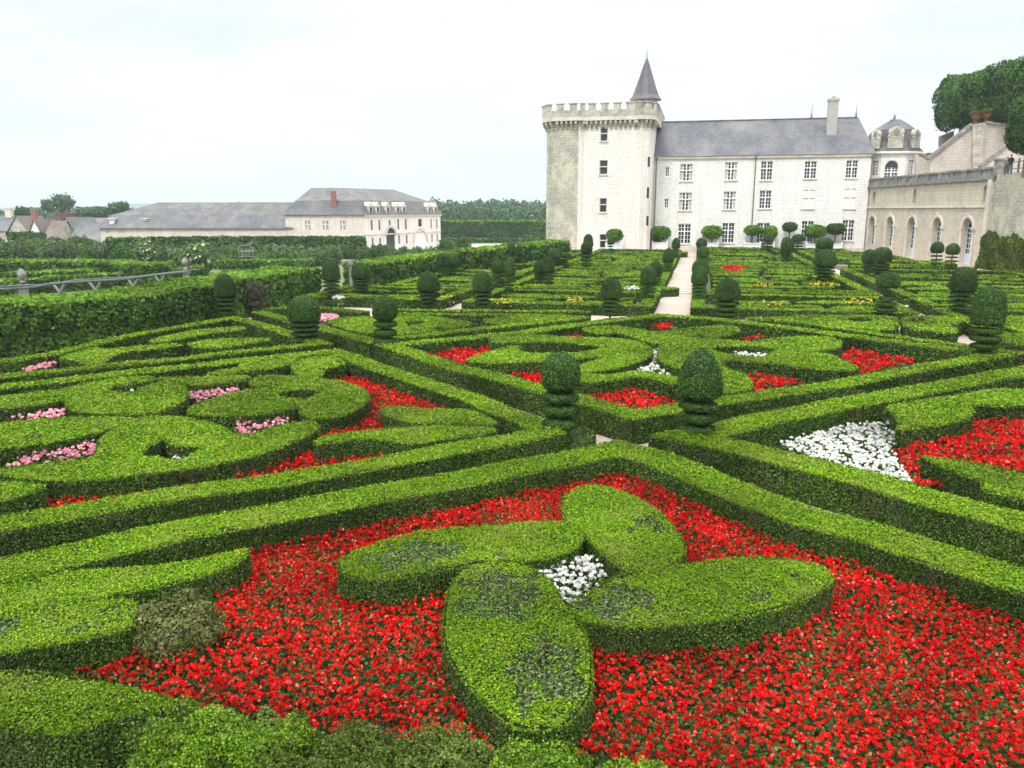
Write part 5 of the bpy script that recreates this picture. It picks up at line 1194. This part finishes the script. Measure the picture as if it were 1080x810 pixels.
def mansard(root, ring, z0, z1, z2, in1, ridge, matlow, matup):
    R = np.array(ring); c = R.mean(0)
    def off(k):
        q = offset([tuple(p) for p in R], -k); return q
    a = off(-.4); b = off(in1); n = len(a)
    m = MB(); V = [(*p, z0) for p in a]+[(*p, z1) for p in b]; m.add(V, [(i, (i+1)%n, n+(i+1)%n, n+i) for i in range(n)]); lowr = m.build('roof', matlow, root)
    m = MB(); m.add([(*p, z1+.01) for p in b]+[(*p, z2) for p in ridge], [(0,1,n+1,n),(1,2,n+2,n+1),(2,3,n+3,n+2) ,(3,4,n+4,n+3),(4,5,n+5,n+4),(5,0,n,n+5)]); m.build('upper_roof', matup, lowr)
    return lowr
ringC = hr
rid = []
# L-shaped ridge for the hipped upper roof
def lerp(a, b, t): return (a[0]+(b[0]-a[0])*t, a[1]+(b[1]-a[1])*t)
in_ = offset(hr, -6.2)
rl = lerp(hr[0], hr[5], .5); mid = lerp(hr[1], hr[4], .47); rr_ = lerp(hr[2], hr[3], .5)
rl = lerp(rl, mid, .30); rr_ = lerp(rr_, mid, .22)
lowr = mansard(blk, hr, 4.76, 7.2, 9.6, 1.5, [rl, mid, rr_, rr_, mid, rl], 'slate', 'old_slate')
m = MB(); a = online(350.5, 209, cL, cN); m.box((a[0], a[1]+1.0, 5.6), (.9,.8,3.2), .05); m.build('chimney', 'brick', lowr)
L = math.hypot(cR[0]-cN[0], cR[1]-cN[1]); D = ((cR[0]-cN[0])/L, (cR[1]-cN[1])/L); Nn = (D[1], -D[0])
for px in (391, 398.5, 409, 419.5, 426, 453, 459.5):
    a = online(px, 224, cN, cR); s = (a[0]-cN[0])*D[0]+(a[1]-cN[1])*D[1]; m = MB()
    plane_box(m, cN, D, Nn, s-.5, s+.5, 4.9, 6.2, -1.3, .05); plane_box(m, cN, D, Nn, s-.62, s+.62, 6.2, 6.35, -1.3, .15)
    V = [(cN[0]+D[0]*t+Nn[0]*nn, cN[1]+D[1]*t+Nn[1]*nn, z) for nn in (.1, -1.2) for t, z in ((s-.62,6.35),(s+.62,6.35),(s,7.0))]; m.add(V, [(0,1,2),(5,4,3),(0,3,4,1),(1,4,5,2),(2,5,3,0)])
    dm = m.build('dormer', 'trim_stone', lowr); g = MB(); plane_box(g, cN, D, Nn, s-.28, s+.28, 5.05, 6.05, .052, .07); g.build('pane', 'glass', dm)
m = MB(); plane_box(m, cN, D, Nn, 0, L, 4.45, 4.75, .003, .3); plane_box(m, cN, D, Nn, 0, L, 1.2, 1.4, .003, .12); m.build('cornice', 'trim_stone', blk)
# long low wing
wg = empty('stables_wing', (*cLL, Zk), 'long low stables wing with double slope slate roof behind the vine wall', 'building')
world_wall(wg, cLL, cL, Zk, 2.35, [], 'rose_stone', [(112,114.5,243,246),(125.5,128,243,246)], style='grid')
o2 = (cLL[0]+1.5, cLL[1]+13); o3 = (cL[0]+1, cL[1]+13)
mb = MB(); P4 = [cLL, cL, o3, o2]; mb.add([(*p, Zk) for p in P4]+[(*p, 2.35) for p in P4], [(1,2,6,5),(2,3,7,6),(3,0,4,7)]); mb.build('rear_wall', 'rose_stone', wg)
def ins(p, dx, dy): return (p[0]+dx, p[1]+dy)
a = [ins(cLL,-.5,-.5), ins(cL,1.5,-.5), ins(cL,1.5,14), ins(o2,-.5,.5)]; b = [ins(cLL,.9,2.3), ins(cL,1.5,2.3), ins(cL,1.5,11), ins(o2,.9,-1.6)]
m = MB(); m.add([(*p, 2.36) for p in a]+[(*p, 4.6) for p in b], [(0,1,5,4),(1,2,6,5),(2,3,7,6),(3,0,4,7)]); rr = m.build('roof', 'slate', wg)
r0 = ins(lerp(b[0], b[3], .5), 6.5, 0); r1 = lerp(b[1], b[2], .5)
m = MB(); m.add([(*p, 4.61) for p in b]+[(*r0, 7.0), (*r1, 7.0)], [(0,1,5,4),(1,2,5),(2,3,4,5),(3,0,4)]); m.build('upper_roof', 'old_slate', rr)
for px in (120, 155.5):
    q = dep2(px, 151); m = MB(); m.box((q[0], q[1], 3.0), (.8, 1.6, 1.0)); m.box((q[0], q[1]-.1, 4.0), (1.1, 2.0, .12)); d = m.build('dormer', 'white_paint', rr)
# ---- village houses
def house(px0, px1, Y, zeave, zridge, depth, wallm, roofm, label, gable='side', chim=(), z0=Zk-1, extra=None, wins=()):
    P = dep2(px0, Y); Q = dep2(px1, Y); r = empty('village_house', (*P, z0), label, 'house'); w = Q[0]-P[0]
    A = [P, Q, (Q[0], Q[1]+depth), (P[0], P[1]+depth)]; m = MB(); m.add([(*p, z0) for p in A]+[(*p, zeave) for p in A], [(0,1,5,4),(1,2,6,5),(2,3,7,6),(3,0,4,7)])
    R = MB(); o = .3
    if gable == 'side':      # ridge runs across the view
        e0, e1 = (P[0], P[1]+depth/2, zridge), (Q[0], Q[1]+depth/2, zridge); m.add([(*A[0],zeave),(*A[3],zeave),e0,(*A[1],zeave),(*A[2],zeave),e1], [(0,2,1),(3,4,5)])
        V = [(P[0]-o,P[1]-o,zeave-.1),(Q[0]+o,Q[1]-o,zeave-.1),(Q[0]+o,Q[1]+depth/2,zridge+.1),(P[0]-o,P[1]+depth/2,zridge+.1),(Q[0]+o,Q[1]+depth+o,zeave-.1),(P[0]-o,P[1]+depth+o,zeave-.1)]; R.add(V, [(0,1,2,3),(3,2,4,5)])
    else:                    # gable faces the garden
        c = (P[0]+w/2, P[1]); m.add([(*A[0],zeave),(*A[1],zeave),(c[0],c[1],zridge),(*A[3],zeave),(*A[2],zeave),(c[0],c[1]+depth,zridge)], [(0,1,2),(3,5,4)])
        V = [(P[0]-o,P[1]-o,zeave-.2),(c[0],P[1]-o,zridge+.12),(Q[0]+o,P[1]-o,zeave-.2),(P[0]-o,P[1]+depth,zeave-.2),(c[0],P[1]+depth,zridge+.12),(Q[0]+o,P[1]+depth,zeave-.2)]; R.add(V, [(0,1,4,3),(1,2,5,4)])
    m.build('wall', wallm, r); R = R.build('roof', roofm, r)
    for px, zt, mt, ww in chim:
        q = dep2(px, Y+depth/2); k = MB(); k.box((q[0],q[1],zeave), (ww,ww*.8,zt-zeave)); k.box((q[0],q[1],zt), (ww*1.15,ww*.95,.2)); k.build('chimney', mt, R)
    for a, b, za, zb in wins:
        q0 = dep2(a, Y-.02); q1 = dep2(b, Y-.02); window(r, q0, (1,0), (0,-1), 0, q1[0]-q0[0], za, zb, 'grid', depth=-.03, sill=True)
house(-20, 26, 190, 0.9, 4.2, 9, 'old_stone', 'slate', 'stone house with dark roof at the left edge behind the garden', 'side', [(11,5.8,'trim_stone',1.4)])
house(6, 30, 186, 0.3, 4.2, 10, 'old_stone', 'tile_roof', 'grey gabled stone house left of the white gabled one', 'gable', [])
house(27, 45, 180, -1.0, 3.4, 9, 'white_paint', 'tile_roof', 'white gabled house with timber framing near the left edge', 'gable', [(37,5.6,'brick',1.1)], wins=[(33,35,-1.6,-.2),(37.5,39.5,-1.6,-.2)])
house(44, 58, 178, -.6, 3.2, 9, 'old_stone', 'tile_roof', 'house with brown tiled roof right of the white gabled one', 'side', [])
house(58, 82, 184, .0, 3.9, 12, 'old_stone', 'slate', 'gabled stone house with grey slate roof beside the red chimney', 'gable', [(64,4.8,'terracotta',1.0),(76,4.7,'terracotta',2.0)])
house(82, 108, 200, 2.4, 3.6, 9, 'old_stone', 'tile_roof', 'far house with rusty tiled roof behind the slate one', 'side', [])
house(68, 106, 160, -1.3, 3.0, 12, 'white_stone', 'slate', 'low house with wide slate roof and brick chimney touching the stables', 'side', [(85.5,2.6,'brick',1.1)])
m = MB(); P, Q = dep2(-20, 165), dep2(62, 165); m.slab(P, Q, .4, Zk, -1.3)
for i in range(24): t = (i+.5)/24; q = lerp(P, Q, t); m.box((q[0], q[1], -1.3), (.35,.3,.7))
m.slab(P, Q, .5, -.6, -.4); setp(m.build('garden_balustrade', 'pale_trim', origin=(*P, Zk)), 'pale stone balustrade below the village houses', 'balustrade')

# ================================================================== DISTANT PLANTING
def mass(name, label, x0p, x1p, Y, depth, h0, h1, leaf, n, size, z0=Zk, seed=1, trunkless=True, kind='stuff', cat='trees'):
    rng = np.random.default_rng(seed); mb = MB(); P, Q = dep2(x0p, Y), dep2(x1p, Y); X0, X1 = P[0], Q[0]
    k = int((X1-X0)/((h0+h1)*.42))+1
    for row in range(3):
        for i in range(k):
            x = X0+(X1-X0)*(i+rng.random())/k; y = Y+depth*(row+rng.random())/3; h = rng.uniform(h0, h1); r = h*rng.uniform(.36, .5)
            ellipsoid(mb, (x,y,z0+h*.5), (r*.75,r*.75,h*.45), 0, 8, 5); crown(mb, (x,y,z0+h*.52), (r,r,h*.5), size, lob=.16, mat=1, inner=.3, cover=n, kk=2.5, bottom=-.8)
    o = mb.build(name, ['hedge_core', leaf]); return setp(o, label, cat, None, kind)
mass('distant_wood', 'wooded hillside mass of trees between the stables and the tower', 455, 620, 480, 150, 11, 14, 'wood_leaf', 1.3, 1.0, seed=3)
mass('distant_wood', 'belt of trees behind the wooded middle, right in front of the hill', 455, 620, 330, 40, 6.5, 9, 'wood_leaf', 1.3, .7, seed=4)
mass('distant_wood', 'low distant tree belt behind the village and stables at left', -40, 300, 520, 120, 6, 9.5, 'wood_leaf', 1.3, 1.1, seed=5)
low_ = strip([dep2(440, 222), dep2(620, 222)], 6)
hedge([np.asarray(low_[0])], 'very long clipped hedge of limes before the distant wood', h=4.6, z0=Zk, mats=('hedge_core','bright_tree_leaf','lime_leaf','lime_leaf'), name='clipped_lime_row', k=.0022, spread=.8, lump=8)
low_ = strip([dep2(440, 195), dep2(640, 195)], 2)
hedge([np.asarray(low_[0])], 'low straight dark hedge at the foot of the long clipped limes', h=.9, z0=Zk, mats=('hedge_core','lime_leaf','lime_leaf','lime_leaf'), name='low_hedge', k=.0022)
ptree(66,214,10.5,8.5,300,Zk,'wood_leaf','tall round poplar like tree rising above the village roofs', size=.6, name='broadleaf_tree', lob=.2, inner=.5, sub=9, cov=1.4, kk=3.5, trunk=.5)
ptree(50,217,6,6.5,330,Zk,'wood_leaf','smaller tree leaning against the tall tree above the village', size=.6, name='broadleaf_tree', lob=.2, inner=.5, sub=5, cov=1.4, trunk=.4)
ptree(25,226,9,7.5,230,Zk,'lime_leaf','dark green tree behind the white gabled house', size=.45, name='broadleaf_tree', lob=.15, inner=.5, sub=5, cov=1.5, trunk=.4)
ptree(98,224,16,5.5,280,Zk,'wood_leaf','low spreading tree left of the stables roof end', size=.5, name='broadleaf_tree', lob=.18, inner=.4, sub=6, cov=1.4, trunk=.4)
ptree(126,219,10,5.5,260,Zk,'lime_leaf','tree peeping over the left end of the stables roof', size=.5, name='broadleaf_tree', lob=.18, inner=.4, sub=4, cov=1.4, trunk=.4)
ptree(253,218,8,4,300,Zk,'lime_leaf','treetop just showing over the middle of the stables roof', size=.5, name='broadleaf_tree', lob=.18, inner=.4, sub=4, cov=1.4, trunk=.4)
# far hills
mb = MB(); nx = 60; V = []; Fc = []
for i in range(nx+1):
    x = -2600+5200*i/nx; h = 26+10*math.sin(i*.5)+7*math.sin(i*1.3+1)
    V += [(x, 2600, -2.2), (x, 2900, h*.6+4), (x, 3400, -2.2)]
for i in range(nx): b = i*3; Fc += [(b, b+3, b+4, b+1), (b+1, b+4, b+5, b+2)]
mb.add(V, Fc); surf('far_wood', (.03,.07,.03), (.06,.11,.045), .02); setp(mb.build('far_hills', 'far_wood'), kind='structure')

# ================================================================== PEOPLE (small, on the upper terrace)
def person(x, y, z, h, face, shirt, trousers, label, arm=0.0, lean=0.0):
    k = h/1.75; me = bpy.data.meshes.new('person'); fx, fy = math.cos(face), math.sin(face); sx, sy = -fy, fx
    def p(s, f, zz): return (k*(s*sx+f*fx), k*(s*sy+f*fy), k*zz)
    V = [p(0,0,.95),p(0,0,1.15),p(0,lean*.4,1.38),p(0,lean*.5,1.50),p(0,lean*.6+.02,1.60),p(0,lean*.6+.02,1.70)]
    R = [(.15,.12),(.13,.10),(.17,.11),(.06,.06),(.085,.095),(.07,.08)]; E = [(0,1),(1,2),(2,3),(3,4),(4,5)]
    def ch(start, pts):
        a = start
        for q, r in pts: V.append(q); R.append(r); E.append((a, len(V)-1)); a = len(V)-1
    for s in (-1, 1):
        ch(0, [(p(s*.09,0,.88),(.10,.10)), (p(s*.10,.03*s,.50),(.065,.065)), (p(s*.10,-.03*s,.10),(.045,.045)), (p(s*.10,.10-.03*s,.04),(.045,.035))])
        ch(2, [(p(s*.18,lean*.4,1.40),(.06,.06)), (p(s*.24,arm*.12,1.14),(.045,.045)), (p(s*.22,arm*.36+.04,.95+arm*.18),(.034,.034)), (p(s*.21,arm*.42+.06,.87+arm*.2),(.04,.025))])
    me.from_pydata(V, E, []); o = bpy.data.objects.new('person', me); C.objects.link(o)
    mod = o.modifiers.new('s', 'SKIN'); 
    if not me.skin_vertices: me.skin_vertices.new() if hasattr(me.skin_vertices, 'new') else None
    bm_ = None
    import bmesh
    bm_ = bmesh.new(); bm_.from_mesh(me); lay_ = bm_.verts.layers.skin.verify()
    for v, r in zip(bm_.verts, R): v[lay_].radius = (r[0]*k, r[1]*k)
    bm_.verts.ensure_lookup_table(); bm_.verts[0][lay_].use_root = True; bm_.to_mesh(me); bm_.free()
    s2 = o.modifiers.new('u', 'SUBSURF'); s2.levels = s2.render_levels = 1
    dg = bpy.context.evaluated_depsgraph_get(); m2 = bpy.data.meshes.new_from_object(o.evaluated_get(dg)); o.modifiers.clear(); o.data = m2
    for m_ in (shirt, trousers, 'skin', 'dark_cloth'): m2.materials.append(MATS[m_])
    for pl_ in m2.polygons:
        zc = pl_.center.z/k; side = abs(pl_.center.x*sx+pl_.center.y*sy)/k
        pl_.material_index = 3 if zc < .09 else 1 if (zc < .93 and side < .19) else 2 if (zc > 1.47 or (side > .19 and zc < 1.12)) else 0
        pl_.use_smooth = True
    o.location = (x, y, z); setp(o, label, 'person')
    hm = MB(); ellipsoid(hm, (x+k*(.6*lean+.0)*fx-.02*fx, y+k*.6*lean*fy-.02*fy, z+k*1.68), (.10*k,.10*k,.10*k), 0, 12, 8, -.35); hm.build('hair', 'hair', o)
x, y, _ = dep(989.5, 170, 106); person(x, y, 9.3, 1.78, -1.8, 'blue_cloth', 'grey_cloth', 'person in dark blue top on the upper terrace near the stair parapet')
x, y, _ = dep(996, 170, 106); person(x, y, 9.3, 1.88, -1.2, 'dark_cloth', 'dark_cloth', 'person in black beside another on the upper terrace, the right one')
x, y, _ = dep(1066.5, 170, 75.2); person(x, y, 8.63, 1.8, -2.3, 'dark_cloth', 'grey_cloth', 'person in dark clothes leaning at the railing under the nearest lime', arm=.8, lean=.12)
x, y, _ = dep(1062.5, 171, 76.5); person(x, y, 8.63, 1.68, -2.0, 'grey_cloth', 'blue_cloth', 'person in grey half hidden behind the one leaning at the railing')

m, hnt, hout = newmat('haze_air'); pv_ = N(hnt, 'ShaderNodeVolumePrincipled'); pv_.inputs['Density'].default_value = .00028; pv_.inputs['Color'].default_value = (.80,.92,1.0,1)
hnt.links.new(pv_.outputs[0], hout.inputs[1]); mb = MB(); mb.box((0,2300,-3.2), (6600,5800,70)); setp(mb.build('haze', 'haze_air'), kind='stuff', label='thin pale haze over the far fields')
# ================================================================== LIGHT, SKY, CAMERA
sc = bpy.context.scene
w = bpy.data.worlds.new('World'); sc.world = w; w.use_nodes = True; nt = w.node_tree; nt.nodes.clear()
SUNEL, SUNAZ = math.radians(52), math.radians(205)       # azimuth clockwise from +Y
sky = N(nt, 'ShaderNodeTexSky', sky_type='NISHITA'); sky.sun_disc = False; sky.sun_elevation = SUNEL; sky.sun_rotation = SUNAZ
tc = N(nt, 'ShaderNodeTexCoord'); sep = N(nt, 'ShaderNodeSeparateXYZ'); nt.links.new(tc.outputs['Generated'], sep.inputs[0])
mp = N(nt, 'ShaderNodeMapping'); mp.inputs['Scale'].default_value = (1,1,4.0); nt.links.new(tc.outputs['Generated'], mp.inputs[0])
nz = noise(nt, 2.2, 7, .58, mp.outputs[0])
cl = ramp(nt, nz, [(.36, (.0,.0,.0)), (.60, (1,1,1))])
el = N(nt, 'ShaderNodeMapRange'); nt.links.new(sep.outputs[2], el.inputs[0]); el.inputs[1].default_value = .28; el.inputs[2].default_value = 1; el.inputs[3].default_value = SKYLO = 7.2; el.inputs[4].default_value = SKYHI = 29.0
cloudc = mix(nt, cl, (.80,.885,.95), (1.0,1.0,1.0))
hor = N(nt, 'ShaderNodeMapRange'); nt.links.new(sep.outputs[2], hor.inputs[0]); hor.inputs[1].default_value = 0; hor.inputs[2].default_value = .10
cloudc = mix(nt, hor.outputs[0], (.86,.955,.985), cloudc)
cm = N(nt, 'ShaderNodeVectorMath', operation='SCALE'); nt.links.new(cloudc, cm.inputs[0]); nt.links.new(el.outputs[0], cm.inputs['Scale'])
fin = mix(nt, .93, sky.outputs[0], cm.outputs[0])
bg = N(nt, 'ShaderNodeBackground'); bg.inputs[1].default_value = .12; nt.links.new(fin, bg.inputs[0])
ow = N(nt, 'ShaderNodeOutputWorld'); nt.links.new(bg.outputs[0], ow.inputs[0])
sl = bpy.data.lights.new('sun', 'SUN'); sl.energy = 1.5; sl.angle = math.radians(12); sl.color = (1,.96,.9)
so = bpy.data.objects.new('sun', sl); C.objects.link(so)
sd = Vector((math.sin(SUNAZ)*math.cos(SUNEL), math.cos(SUNAZ)*math.cos(SUNEL), math.sin(SUNEL)))
so.rotation_euler = sd.to_track_quat('Z', 'Y').to_euler()
cam = bpy.data.cameras.new('camera'); co = bpy.data.objects.new('camera', cam); C.objects.link(co)
cam.sensor_width = 36; cam.lens = F/1080*36; cam.clip_end = 9000; cam.clip_start = .05
co.location = (0,0,H); co.rotation_euler = (math.pi/2-TH, 0, 0); sc.camera = co
sc.view_settings.view_transform = 'Standard'; sc.view_settings.look = 'None'; sc.view_settings.exposure = 0.36; sc.view_settings.gamma = 1
sc.render.engine = 'CYCLES'; sc.cycles.max_bounces = 5; sc.cycles.diffuse_bounces = 3; sc.cycles.transparent_max_bounces = 4
sc.cycles.use_denoising = True
print('LEAVES', COUNT[0], 'objects', len(bpy.data.objects))
